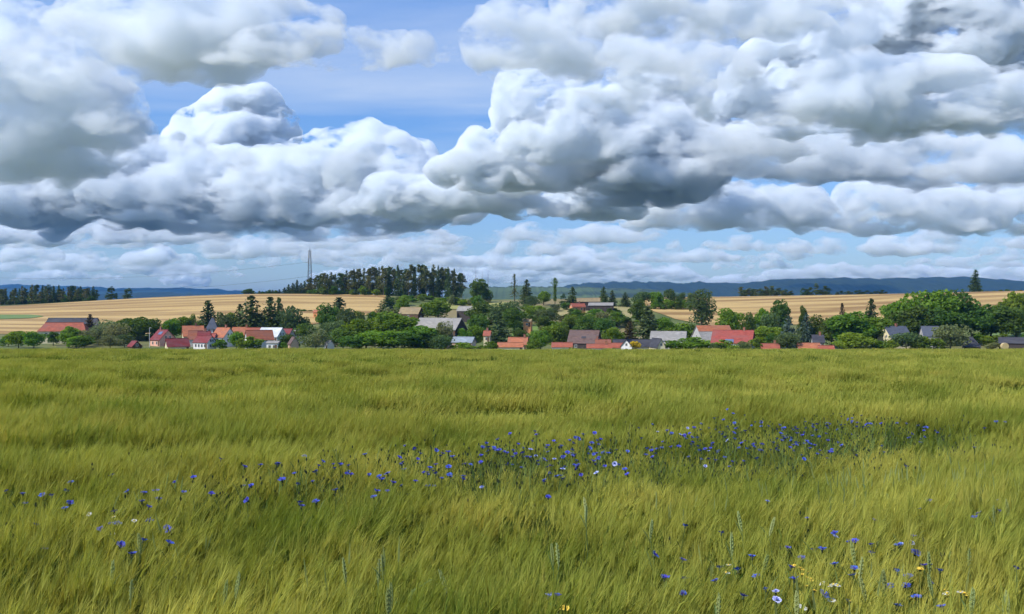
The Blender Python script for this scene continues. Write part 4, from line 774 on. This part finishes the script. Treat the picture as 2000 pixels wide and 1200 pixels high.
def stalk(S, r, x, y, h, lod, kind='barley'):
    lean = np.array([r.normal(.045, .075), r.normal(.0, .075)]); up = np.array([0, 0, 1.0]); base = np.array([x, y, 0])
    def P(t): return base + np.array([lean[0] * t * t * h, lean[1] * t * t * h, h * t * (1 - .05 * t)])
    an = r.uniform(0, 6.28); side = np.array([math.cos(an), math.sin(an), 0])
    d = P(1) - P(.85); d /= np.linalg.norm(d)
    s = {0: 1.0, 1: 1.9, 2: 4.5}[lod]
    if lod == 0:
        ribbon(S, [P(.05), P(.5), P(1)], [.0018, .0016, .0012], 1, side)
        for q in range(2):
            t = r.uniform(.25, .72); a = r.uniform(0, 6.28); o = np.array([math.cos(a) + .5, math.sin(a), 0]); L = r.uniform(.12, .24); p = P(t)
            ribbon(S, [p, p + o * L * .35 + up * L * .55, p + o * L * .8 + up * L * .55, p + o * L * 1.05 + up * L * .2], [.0025, .006, .0045, 0], 1, np.array([-o[1], o[0], 0]))
    elif lod == 1:
        ribbon(S, [P(.1), P(1)], [.004, .003], 1, side)
        t = r.uniform(.35, .75); a = r.uniform(0, 6.28); o = np.array([math.cos(a) + .5, math.sin(a), 0]); L = r.uniform(.14, .26); p = P(t)
        ribbon(S, [p, p + o * L * .5 + up * L * .6, p + o * L], [.004, .008, 0], 1, np.array([-o[1], o[0], 0]))
    else:
        ribbon(S, [P(.25), P(1)], [.016, .010], 1, side)
    # ear, nodding with the wind
    EL = r.uniform(.06, .085); nod = np.array([r.normal(.16, .22), r.normal(.0, .22), 0]); e0 = P(1); e1 = e0 + (d * .75 + nod * .35) * EL * .5; e2 = e1 + (d * .45 + nod * .75) * EL * .5
    if kind == 'wheat':
        e1 = e0 + d * EL * .6; e2 = e0 + d * EL * 1.3
        for a in (0, 1.05, 2.1):
            sd = np.array([math.cos(an + a), math.sin(an + a), 0]); ribbon(S, [e0, e0 * .7 + e1 * .3, e1, e2], [.002, .0045, .0042, .001], 0, sd)
        return
    if lod < 2:
        for a in (0, 1.57):
            sd = np.array([math.cos(an + a), math.sin(an + a), 0]); ribbon(S, [e0, e1, e2], [.0045 * s, .0068 * s, .0025 * s], 0, sd)
    na = {0: 13, 1: 5, 2: 2}[lod]
    for i in range(na):
        t = r.uniform(0, 1); p = e0 * (1 - t) + e2 * t; dv = d * r.uniform(.8, 1.2) + nod * r.uniform(.2, .7) + r.normal(0, .15, 3); dv /= np.linalg.norm(dv); L = r.uniform(.09, .15) * (1 if lod < 2 else 1.4)
        sd = np.cross(dv, r.normal(0, 1, 3)); sd /= np.linalg.norm(sd) + 1e-9
        ribbon(S, [p, p + dv * L * .5 + np.array([.006, 0, -.001]), p + dv * L + np.array([.018, 0, -.006])], [.0011 * s, .0009 * s, 0], 0, sd)
def patch(name, seed, size, n, lod, kind='barley', mats=('barley', 'barley_stem'), hm=.74, hs=.05):
    r = np.random.default_rng(seed); S = tri_strips()
    for i in range(n): stalk(S, r, r.uniform(-.5, .5) * size, r.uniform(-.5, .5) * size, r.normal(hm, hs), lod, kind)
    me = mk_mesh(name, S['v'], S['f']); [me.materials.append(M[k]) for k in mats]
    me.polygons.foreach_set('material_index', np.array(S['m'], dtype=np.int32)); return me
def vnoise(x, y, seed):
    """smooth value noise 0..1"""
    t = np.random.default_rng(seed).random((64, 64)); x = np.asarray(x) % 64; y = np.asarray(y) % 64
    i = np.floor(x).astype(int); j = np.floor(y).astype(int); u = x - i; v = y - j; u = u * u * (3 - 2 * u); v = v * v * (3 - 2 * v)
    i1 = (i + 1) % 64; j1 = (j + 1) % 64
    return t[i, j] * (1 - u) * (1 - v) + t[i1, j] * u * (1 - v) + t[i, j1] * (1 - u) * v + t[i1, j1] * u * v
def canopy(x, y):
    """height factor of the crop: wind troughs, thin spots"""
    a = vnoise(x * .28 + 9, y * .75 + 3, 1); b = vnoise(x * .9, y * 1.6, 2); c = vnoise(x * .06 + 5, y * .16, 3)
    tr = np.clip((a - .60) / .13, 0, 1); k = np.clip((y - 9) / 8, 0, 1)
    return 1.0 + .12 * (b - .5) + .10 * (c - .5) - (.13 + .17 * k) * tr
def ground_of(px, py, top):
    """where the sight line through a photo pixel meets the crop at height `top` above the ground"""
    ys_ = np.linspace(1.5, 105, 6000); r = ((ZC - top) - field_h(ys_)) / ys_ - (py - CY) / F
    k = int(np.argmax(r < 0)); y = ys_[k] if r[k] < 0 else 100.0; return (px - CX) / F * y, float(y)
# the drift of cornflowers, as a polyline on the ground
DR = np.array([ground_of(px, py + 20, .74) for px, py in ((470, 935), (560, 925), (680, 925), (800, 908), (900, 905), (1000, 893), (1100, 885), (1200, 882), (1300, 872), (1400, 862), (1480, 850), (1560, 840), (1660, 824), (1760, 826), (1830, 832))])
DW = 2.0 * np.array([.15, .25, .22, .38, .42, .42, .45, .5, .5, .5, .5, .55, .5, .35, .2])
def drift(x, y):
    """0..1 membership of a point in the drift"""
    x = np.asarray(x, float); best = np.full(x.shape, 9.0)
    for i in range(len(DR) - 1):
        a, b = DR[i], DR[i + 1]; d = b - a; t = np.clip(((x - a[0]) * d[0] + (y - a[1]) * d[1]) / (d @ d), 0, 1)
        w = DW[i] * (1 - t) + DW[i + 1] * t; q = np.hypot(x - a[0] - t * d[0], y - a[1] - t * d[1]) / w; best = np.minimum(best, q)
    return np.clip(1.5 - best, 0, 1)
def scatter(name, label, cat, meshes, pts, rz, scl, idx):
    """one object: points on the ground carrying copies of the given plant patches"""
    src = bpy.data.collections.new(name + '_source')
    for i, me in enumerate(meshes): src.objects.link(bpy.data.objects.new('%s_%02d' % (name, i), me))
    me = bpy.data.meshes.new(name); me.vertices.add(len(pts)); me.vertices.foreach_set('co', np.asarray(pts, np.float32).ravel())
    a = me.attributes.new('rz', 'FLOAT_VECTOR', 'POINT'); a.data.foreach_set('vector', np.asarray(rz, np.float32).ravel())
    a = me.attributes.new('sc', 'FLOAT_VECTOR', 'POINT'); a.data.foreach_set('vector', np.asarray(scl, np.float32).ravel())
    a = me.attributes.new('pi', 'INT', 'POINT'); a.data.foreach_set('value', np.asarray(idx, np.int32))
    o = obj(name, me); tag(o, label, cat, kind='stuff')
    g = bpy.data.node_groups.new(name, 'GeometryNodeTree'); g.interface.new_socket('Geometry', in_out='INPUT', socket_type='NodeSocketGeometry'); g.interface.new_socket('Geometry', in_out='OUTPUT', socket_type='NodeSocketGeometry')
    gi = g.nodes.new('NodeGroupInput'); go = g.nodes.new('NodeGroupOutput'); ip = g.nodes.new('GeometryNodeInstanceOnPoints'); ci = g.nodes.new('GeometryNodeCollectionInfo')
    ci.inputs['Collection'].default_value = src; ci.inputs['Separate Children'].default_value = True; ci.inputs['Reset Children'].default_value = True
    ip.inputs['Pick Instance'].default_value = True
    def at(nm, ty):
        n = g.nodes.new('GeometryNodeInputNamedAttribute'); n.data_type = ty; n.inputs['Name'].default_value = nm; return n.outputs['Attribute']
    L = g.links; L.new(gi.outputs[0], ip.inputs['Points']); L.new(ci.outputs[0], ip.inputs['Instance']); L.new(at('pi', 'INT'), ip.inputs['Instance Index'])
    L.new(at('rz', 'FLOAT_VECTOR'), ip.inputs['Rotation']); L.new(at('sc', 'FLOAT_VECTOR'), ip.inputs['Scale']); L.new(ip.outputs[0], go.inputs[0])
    md = o.modifiers.new('scatter', 'NODES'); md.node_group = g
    return o
def crop_points(y0, y1, step, seed):
    r = np.random.default_rng(seed); X_, Y_ = [], []
    y = y0
    while y < y1:
        hw = .66 * y + 2.2; n = int(2 * hw / step); x = np.linspace(-hw, hw, n) + r.uniform(-.5, .5, n) * step; X_.append(x); Y_.append(np.full(n, y) + r.uniform(-.5, .5, n) * step); y += step
    return np.concatenate(X_), np.concatenate(Y_), r
LOD = ((1.7, 11.5, .30, .40, 52, 0, 6), (11.5, 34, .8, 1.0, 300, 1, 4), (34, 165, 2.0, 2.6, 900, 2, 4))
for k, (y0, y1, step, size, n, lod, nv) in enumerate(LOD):
    x, y, r = crop_points(y0, y1, step, 100 + k); c = canopy(x, y); dr = drift(x, y)
    keep = r.random(len(x)) > dr * .35; keep &= np.hypot(x, y) > 1.5
    x, y, c, dr = x[keep], y[keep], c[keep], dr[keep]; c = c * (1 - .10 * dr)
    if lod == 2: c = c + .10 * (vnoise(x * .05, y * .35, 8) - .5) - .26 * np.clip((vnoise(x * .07 + 7, y * .30 + 2, 9) - .60) / .10, 0, 1)
    scl = np.stack([np.ones(len(x)) * r.uniform(.9, 1.1, len(x)), np.ones(len(x)), c * r.uniform((.95, .93, .86)[k], (1.05, 1.06, 1.1)[k], len(x))], 1)
    rot = np.stack([r.normal(0, .05, len(x)), r.normal(.02, .06, len(x)), r.normal(0, .5, len(x))], 1)
    scatter('barley', ('ripening barley with long awns close to the viewer', 'ripening barley in the middle of the field', 'distant barley reaching to the crest of the field')[k], 'barley',
            [patch('barley_patch', 200 + 10 * k + i, size, n, lod) for i in range(nv)], np.stack([x, y, field_h(y)], 1), rot, scl, r.integers(0, nv, len(x)))
# green wheat mixed into the crop: a thin stand to the right, more in the lower foreground
x, y, r = crop_points(2.2, 8.0, .30, 321)
px = CX + x / y * F; py = CY + (ZC - .75 - field_h(y)) / y * F
wgt = np.exp(-((px - 1800) / 330) ** 2 - ((py - 960) / 34) ** 2) * .8 + np.exp(-((px - 1650) / 420) ** 2 - ((py - 1170) / 70) ** 2) * .45 + np.exp(-((px - 720) / 90) ** 2 - ((py - 1160) / 60) ** 2) * .6 + np.exp(-((px - 450) / 200) ** 2 - ((py - 1100) / 60) ** 2) * .16
keep = r.random(len(x)) < wgt; x, y = x[keep], y[keep]; n = len(x)
scatter('wheat', 'stray blue green wheat growing thinly among the barley', 'wheat', [patch('wheat_patch', 500 + i, .34, 7, 0, 'wheat', ('wheat', 'wheat_stem'), .80, .05) for i in range(3)],
        np.stack([x, y, field_h(y)], 1), np.stack([r.normal(0, .04, n), r.normal(0, .05, n), r.uniform(0, 6.28, n)], 1), np.stack([np.ones(n), np.ones(n), r.uniform(.95, 1.06, n)], 1), r.integers(0, 3, n))
# the grey green stalks and buds under the cornflowers
def weed_patch(seed):
    r = np.random.default_rng(seed); S = tri_strips(); up = np.array([0, 0, 1.0])
    for i in range(26):
        b = np.array([r.uniform(-.2, .2), r.uniform(-.2, .2), 0]); h = r.normal(.70, .07); l = np.array([r.normal(.06, .08), r.normal(0, .08), 0]); an = r.uniform(0, 6.28); sd = np.array([math.cos(an), math.sin(an), 0])
        ribbon(S, [b, b + up * h * .5 + l * .3, b + up * h + l], [.0022, .002, .0014], 0, sd)
        for q in range(5):
            t = r.uniform(.2, .9); a = r.uniform(0, 6.28); o = np.array([math.cos(a), math.sin(a), 0]); L = r.uniform(.06, .14); p = b + up * h * t + l * t * t
            ribbon(S, [p, p + o * L * .4 + up * L * .7, p + o * L * .7 + up * L], [.0015, .0035, 0], 0, np.array([-o[1], o[0], 0]))
        if r.random() < .6:
            e = b + up * h + l
            for a in (0, 1.57): ribbon(S, [e, e + up * .010, e + up * .022], [.002, .007, .003], 1, np.array([math.cos(a), math.sin(a), 0]))
    me = mk_mesh('weed_patch', S['v'], S['f'], M['weed']); me.materials.append(M['calyx']); me.polygons.foreach_set('material_index', np.array(S['m'], dtype=np.int32)); return me
x, y, r = crop_points(4.0, 12, .26, 77); dr = drift(x, y); px = CX + x / y * F; py = CY + (ZC - .75 - field_h(y)) / y * F
near = np.exp(-((px - 1600) / 330) ** 2 - ((py - 1120) / 90) ** 2) * .25 + np.exp(-((px - 220) / 260) ** 2 - ((py - 1000) / 60) ** 2) * .25
keep = r.random(len(x)) < np.maximum(dr * .42, near); x, y = x[keep], y[keep]; n = len(x)
scatter('cornflower_greenery', 'grey green stalks and leaves of the cornflower drift', 'foliage', [weed_patch(600 + i) for i in range(4)], np.stack([x, y, field_h(y)], 1),
        np.stack([r.normal(0, .05, n), r.normal(0, .05, n), r.uniform(0, 6.28, n)], 1), np.stack([np.ones(n), np.ones(n), r.uniform(.9, 1.12, n)], 1), r.integers(0, 4, n))

# ------------------------------------------------------------------ flowers, one by one
M['petal'] = noise_mat('cornflower_blue', (0.026, 0.050, 0.34), (0.065, 0.12, 0.56), 60, .7, rand=.12)
M['petal_pale'] = noise_mat('faded_blue', (0.30, 0.34, 0.66), (0.55, 0.58, 0.80), 60, .7, rand=.1)
M['petal_white'] = noise_mat('white_petals', (0.52, 0.52, 0.46), (0.66, 0.66, 0.60), 60, .7)
M['petal_core'] = noise_mat('violet_florets', (0.06, 0.03, 0.28), (0.12, 0.06, 0.40), 90, .8)
M['petal_yellow'] = noise_mat('yellow_florets', (0.72, 0.46, 0.04), (0.85, 0.62, 0.10), 60, .8)
def ring_petals(name, m, seed, n, r0, r1, w, lift, teeth=True):
    r = np.random.default_rng(seed); v, f = [], []
    for i in range(n):
        a = i / n * 6.283 + r.normal(0, .1); L = r1 * r.uniform(.8, 1.12); z = lift * r.uniform(.5, 1.3); c, s = math.cos(a), math.sin(a); t = (-s, c); ww = w * r.uniform(.8, 1.2); b = len(v)
        def pt(d, q, h): return (c * d + t[0] * q, s * d + t[1] * q, h)
        v += [pt(r0, -ww * .25, 0), pt(r0, ww * .25, 0), pt(L * .75, -ww, z * .9), pt(L * .75, ww, z * .9), pt(L, -ww * .55, z), pt(L * .84, 0, z * .85), pt(L, ww * .55, z)]
        f += [(b, b + 1, b + 3, b + 2), (b + 2, b + 3, b + 6, b + 5), (b + 2, b + 5, b + 4)] if teeth else [(b, b + 1, b + 3, b + 2), (b + 2, b + 3, b + 6, b + 4)]
    return mk_mesh(name, v, f, m)
def stem_mesh(seed, h, m):
    r = np.random.default_rng(seed); mb = MB(); pts = [(r.normal(0, .012) * t + .03 * t * t, r.normal(0, .012) * t, h * t) for t in (0, .3, .6, .85, 1)]; pts[-1] = (pts[-1][0], pts[-1][1], h)
    mb.tube(pts, [.0022, .002, .0018, .0016, .0016], 4); return mb.mesh('stem', m), pts
def leaf_mesh(seed, pts, m):
    r = np.random.default_rng(seed); S = tri_strips()
    for q in range(6):
        i = r.integers(0, 4); t = r.random(); p = np.array(pts[i]) * (1 - t) + np.array(pts[i + 1]) * t; a = r.uniform(0, 6.28); o = np.array([math.cos(a), math.sin(a), 0]); L = r.uniform(.06, .13)
        ribbon(S, [p, p + o * L * .45 + np.array([0, 0, L * .6]), p + o * L * .8 + np.array([0, 0, L * .85])], [.0015, .0035, 0], 0, np.array([-o[1], o[0], 0]))
    return mk_mesh('leaf', S['v'], S['f'], m)
def ball(name, m, rx, rz, z, n=7):
    mb = MB(); mb.tube([(0, 0, z - rz), (0, 0, z - rz * .5), (0, 0, z + rz * .3), (0, 0, z + rz)], [rx * .35, rx * .95, rx, rx * .55], n); return mb.mesh(name, m)
SV = []
for s in range(4):
    st, pts = stem_mesh(700 + s, .82, M['weed']); SV.append((st, leaf_mesh(720 + s, pts, M['weed']), pts[-1]))
FV = {'blue': [(ring_petals('petal', M['petal'], 740 + s, 10, .006, .023, .0062, .010), ring_petals('floret', M['petal_core'], 750 + s, 8, .001, .009, .0022, .011, False)) for s in range(3)],
      'pale': [(ring_petals('petal', M['petal_pale'], 760 + s, 10, .006, .022, .0062, .008), ring_petals('floret', M['petal'], 765 + s, 8, .001, .009, .0022, .011, False)) for s in range(2)],
      'white': [(ring_petals('petal', M['petal_white'], 770 + s, 13, .005, .019, .0042, .001, False), ball('floret', M['petal_yellow'], .0062, .004, .002)) for s in range(2)],
      'yellow': [(ring_petals('petal', M['petal_yellow'], 780 + s, 9, .002, .013, .0055, .004, False), ball('floret', M['petal_yellow'], .006, .004, .003)) for s in range(2)]}
CALYX = ball('calyx', M['calyx'], .0062, .010, -.008); GC = ball('calyx', M['calyx'], .005, .004, -.004)
SIDE = []
for s in range(6):
    r_ = np.random.default_rng(880 + s); a_ = s * 1.05; d_ = r_.uniform(.05, .13); tp = (math.cos(a_) * d_, math.sin(a_) * d_, .82 + r_.uniform(-.09, .06))
    SIDE.append((MB().tube([(.008, 0, .42), (tp[0] * .6, tp[1] * .6, .62), tp], [.0016, .0015, .0014], 4).mesh('side_stem', M['weed']), tp))
_fc = [0]
FN = {'blue': ('cornflower', 'cornflower'), 'pale': ('cornflower', 'cornflower'), 'white': ('chamomile_flower', 'daisy'), 'yellow': ('yellow_wildflower', 'wildflower')}
def flower(kind, px, py, label, group, height=None, size=1.0, side=0):
    i = _fc[0]; _fc[0] += 1; r = np.random.default_rng(9000 + i)
    h = height or r.uniform(.76, .84); x, y = ground_of(px, py, h); g = float(field_h(y)); s = h / .82
    st, lf, tip = SV[i % 4]; rz = r.uniform(0, 6.28); nm, cat = FN[kind]
    dx = (tip[0] * math.cos(rz) - tip[1] * math.sin(rz)) * s; dy = (tip[0] * math.sin(rz) + tip[1] * math.cos(rz)) * s
    o = thing(nm, label, cat, (x - dx, y - dy, g), rz, group)
    obj('stem', st, o, scale=(s, s, s)); tag(obj('foliage', lf, o, scale=(s, s, s)), kind='stuff')
    pv = FV[kind][i % len(FV[kind])]; k = size * r.uniform(.8, 1.05)
    c = obj('calyx', CALYX if kind in ('blue', 'pale') else GC, o, loc=(tip[0] * s, tip[1] * s, h + .006), rot=(r.normal(0, .28), r.normal(0, .28), r.uniform(0, 6)), scale=(k, k, k))
    obj('petal', pv[0], c); obj('floret', pv[1], c)
    for q in range(side):
        sm, tp = SIDE[(i + q * 2) % 6]; obj('side_stem', sm, o, scale=(s, s, s)); k2 = k * r.uniform(.75, 1.0)
        c = obj('calyx', CALYX, o, loc=(tp[0] * s, tp[1] * s, tp[2] * s + .006), rot=(r.normal(0, .3), r.normal(0, .3), r.uniform(0, 6)), scale=(k2, k2, k2)); obj('petal', pv[0], c); obj('floret', pv[1], c)
    return o
A = 'bright blue cornflower in the near cluster at the lower right'; gA = 'near right cornflowers'
for px, py in ((1338, 1031), (1279, 1088), (1409, 1045), (1708, 1020), (1815, 982), (1630, 1046), (1658, 1062), (1669, 1061), (1782, 1052), (1702, 1068), (1702, 1084), (1538, 1076), (1590, 1078), (1606, 1077), (1469, 1092), (1334, 1099), (1406, 1112), (1441, 1118), (1477, 1131), (1338, 1137), (1398, 1140), (1299, 1133), (1452, 1168), (1334, 1166), (1609, 1166), (1551, 1136), (1545, 1114), (1669, 1116), (1666, 1128), (1566, 1096), (1630, 1106), (1806, 1108), (1815, 1109), (1754, 1123), (1774, 1131), (1816, 1142), (1770, 1150), (1736, 1150), (1836, 1119), (1985, 1115), (1790, 1173), (1840, 1192), (1752, 1188), (1788, 1084), (1756, 1070), (1086, 1168), (1904, 1014), (1912, 1008), (1952, 1001), (1902, 876)):
    flower('blue', px, py, 'blue cornflower lower right, ' + ('left of' if px < 1500 else 'around' if px < 1625 else 'right of' if px < 1740 else 'far right of') + ' the yellow flowers, ' + ('upper part' if py < 1070 else 'middle' if py < 1125 else 'near the bottom edge'), gA, .8, .88)
for px, py in ((1798, 998), (1499, 983), (1495, 1155), (1515, 1160), (1950, 979), (1577, 1015), (1632, 1052), (1780, 1064), (1072, 1168), (1518, 1178), (1760, 1068)):
    flower('pale', px, py, 'pale faded cornflower among the blue ones at the lower right', 'faded cornflowers', .8, .8)
B = 'bright blue cornflower in the loose cluster at the lower left'
for px, py in ((218, 931), (11, 963), (45, 968), (48, 987), (84, 971), (101, 971), (129, 962), (137, 986), (127, 996), (138, 945), (249, 964), (281, 966), (277, 983), (291, 994), (309, 978), (304, 962), (342, 945), (359, 965), (413, 968), (70, 1030), (223, 1003), (216, 1028), (231, 1028), (197, 1038), (291, 1020), (293, 1022), (326, 1035), (331, 1041), (280, 1060), (331, 1064), (258, 1086), (236, 1070), (85, 1077), (432, 899), (483, 980), (589, 992), (617, 984), (655, 961), (586, 985)):
    flower('blue', px, py, 'bright blue cornflower at the lower left, ' + ('by the picture edge' if px < 150 else 'in the cluster with daisies' if px < 345 else 'loose right fringe') + (', upper rows' if py < 1000 else ', lower rows'), 'lower left cornflowers', .8)
for px, py in ((222, 1013), (174, 1008), (262, 1021), (302, 1037), (222, 1047), (358, 950)):
    flower('white', px, py, 'small white daisy among the lower left cornflowers', 'lower left daisies', .78, .8)
r = np.random.default_rng(4242); n = 0
while n < 178:
    i = r.random() ** .9 * (len(DR) - 1); k = int(i); t = i - k; w = (DW[k] * (1 - t) + DW[k + 1] * t); p = DR[k] * (1 - t) + DR[k + 1] * t
    x = p[0] + r.normal(0, .25); y = p[1] + r.normal(0, .62) * w
    if r.random() > (.35 if k < 3 else .55 if k > 10 else 1): continue
    h = r.uniform(.72, .87); px = CX + x / y * F; py = CY + (ZC - h - float(field_h(y))) / y * F
    flower('blue' if r.random() < .93 else 'pale', px, py, 'cornflower in the long drift, ' + ('front edge' if y < p[1] - .35 * w else 'back edge' if y > p[1] + .35 * w else 'middle') + ', below ' + ('the hilltop wood' if px < 760 else 'the grey roofed barn' if px < 960 else 'the orange roofs' if px < 1090 else 'the purple brown barn' if px < 1200 else 'the pale grey roofs' if px < 1340 else 'the bright red roof' if px < 1480 else 'the blue spruces' if px < 1620 else 'the slate roofed house'), 'cornflower drift', h, .95, int(r.integers(0, 3))); n += 1
for px, py in ((1071, 975), (996, 849), (757, 928), (768, 946), (748, 937), (745, 939), (905, 939), (551, 940), (541, 911), (478, 915), (509, 911), (594, 894), (617, 925), (1552, 802), (1640, 810), (1946, 826), (1962, 826)):
    flower('blue', px, py, 'blue cornflower standing apart at the fringe of the long drift', 'fringe of the drift', .8, 1.1)
for px, py in ((1563, 1113), (1570, 1119), (1578, 1122), (1566, 1127), (1574, 1131), (1582, 1136), (1560, 1106), (1551, 1110), (1577, 1150), (1590, 1158), (1797, 1116), (1846, 1158), (1884, 1165), (1855, 1170), (1098, 1192), (1106, 1195), (1090, 1196)):
    flower('yellow', px, py, 'small yellow wildflower near the bottom right', 'yellow wildflowers', .78, 1.0)
for px, py in ((1606, 1143), (1628, 1145), (1636, 1148), (1618, 1149), (1423, 1108), (1418, 1122), (1715, 1053), (1568, 1190), (1232, 1198), (1876, 1160), (1888, 1168), (1624, 1178), (1850, 1163), (1660, 1180)):
    flower('white', px, py, 'white daisy among the flowers at the lower right', 'lower right daisies', .78, .85)
# single wheat plants whose ears stand out
def ear_mesh(seed):
    r = np.random.default_rng(seed); mb = MB(); n = 12
    for i in range(n):
        k = math.sin((i + 1.2) / (n + 1.4) * 3.0) ** .6
        for s, ax in ((-1, 0), (1, 0), (1 if i % 2 else -1, 1)):
            z = i * .0078 + (.0039 if s > 0 else 0); d = s * .0046 * k; q = (d, 0) if ax == 0 else (0, d)
            mb.tube([(q[0] * .2, q[1] * .2, z), (q[0] * 1.1, q[1] * 1.1, z + .0045), (q[0] * 1.35, q[1] * 1.35, z + .0115)], [.0016, .0034 * k, .0006], 5)
    return mb.mesh('ear', M['wheat'])
EARS = [ear_mesh(i) for i in range(2)]
WST, wp = stem_mesh(801, .84, M['wheat_stem']); WLF = leaf_mesh(802, wp, M['wheat_stem'])
spots = [(205, 1110), (263, 1060), (163, 1140), (235, 1150), (660, 1110), (692, 1100), (722, 1112), (744, 1105), (668, 1160), (748, 1160), (855, 1130), (856, 1075), (420, 1150), (440, 1140), (1036, 1085), (1068, 1080), (1074, 1078), (1110, 1090), (1133, 985), (1136, 1000), (1363, 1010), (1440, 1015), (1499, 1025), (1515, 1020), (1265, 1030), (1417, 1060), (1409, 1085),
         (1670, 1080), (1675, 1110), (1716, 1120), (1722, 1130), (1700, 1155), (1797, 1080), (1820, 1100), (1830, 1140), (1846, 1180), (1880, 1170), (1894, 1090), (1900, 1100), (1940, 1185), (1960, 1180), (1886, 1050), (1935, 1000), (1965, 990), (1610, 1090), (1548, 1180), (1380, 1180), (850, 1170), (735, 1170), (1485, 1100)]
for i, (px, py) in enumerate(spots[::3] + spots[1::3]):
    r = np.random.default_rng(5000 + i); h = r.uniform(.76, .84); x, y = ground_of(px, py, h + .06); s = h / .84; rz = r.normal(0, .5)
    o = thing('wheat_stalk', 'single pale green wheat ear above the barley, ' + ('lower left' if px < 500 else 'bottom left of centre' if px < 800 else 'bottom centre' if px < 1200 else 'left of the near right flowers' if px < 1560 else 'among the near right flowers' if px < 1860 else 'lower right edge'), 'wheat', (x, y, float(field_h(y))), rz, 'foreground wheat ears')
    obj('stem', WST, o, scale=(s, s, s)); tag(obj('foliage', WLF, o, scale=(s, s, s)), kind='stuff'); obj('ear', EARS[i % 2], o, loc=(wp[-1][0] * s, wp[-1][1] * s, h - .003), rot=(r.normal(0, .14), r.normal(.08, .14), r.uniform(0, 6.28)), scale=(1.15, 1.15, .95))

# ------------------------------------------------------------------ haze
m = bpy.data.materials.new('summer_haze'); m.use_nodes = True; t = m.node_tree; t.nodes.clear()
ou = t.nodes.new('ShaderNodeOutputMaterial'); pv = t.nodes.new('ShaderNodeVolumePrincipled'); pv.inputs['Color'].default_value = (.15, .45, .96, 1); pv.inputs['Density'].default_value = 5.2e-5; pv.inputs['Anisotropy'].default_value = .2
t.links.new(pv.outputs[0], ou.inputs['Volume'])
tag(MB().box(-46000, 46000, -26500, 50000, -200, 330).build('haze', m), 'thin bluish summer haze over the whole landscape', 'haze', kind='stuff')
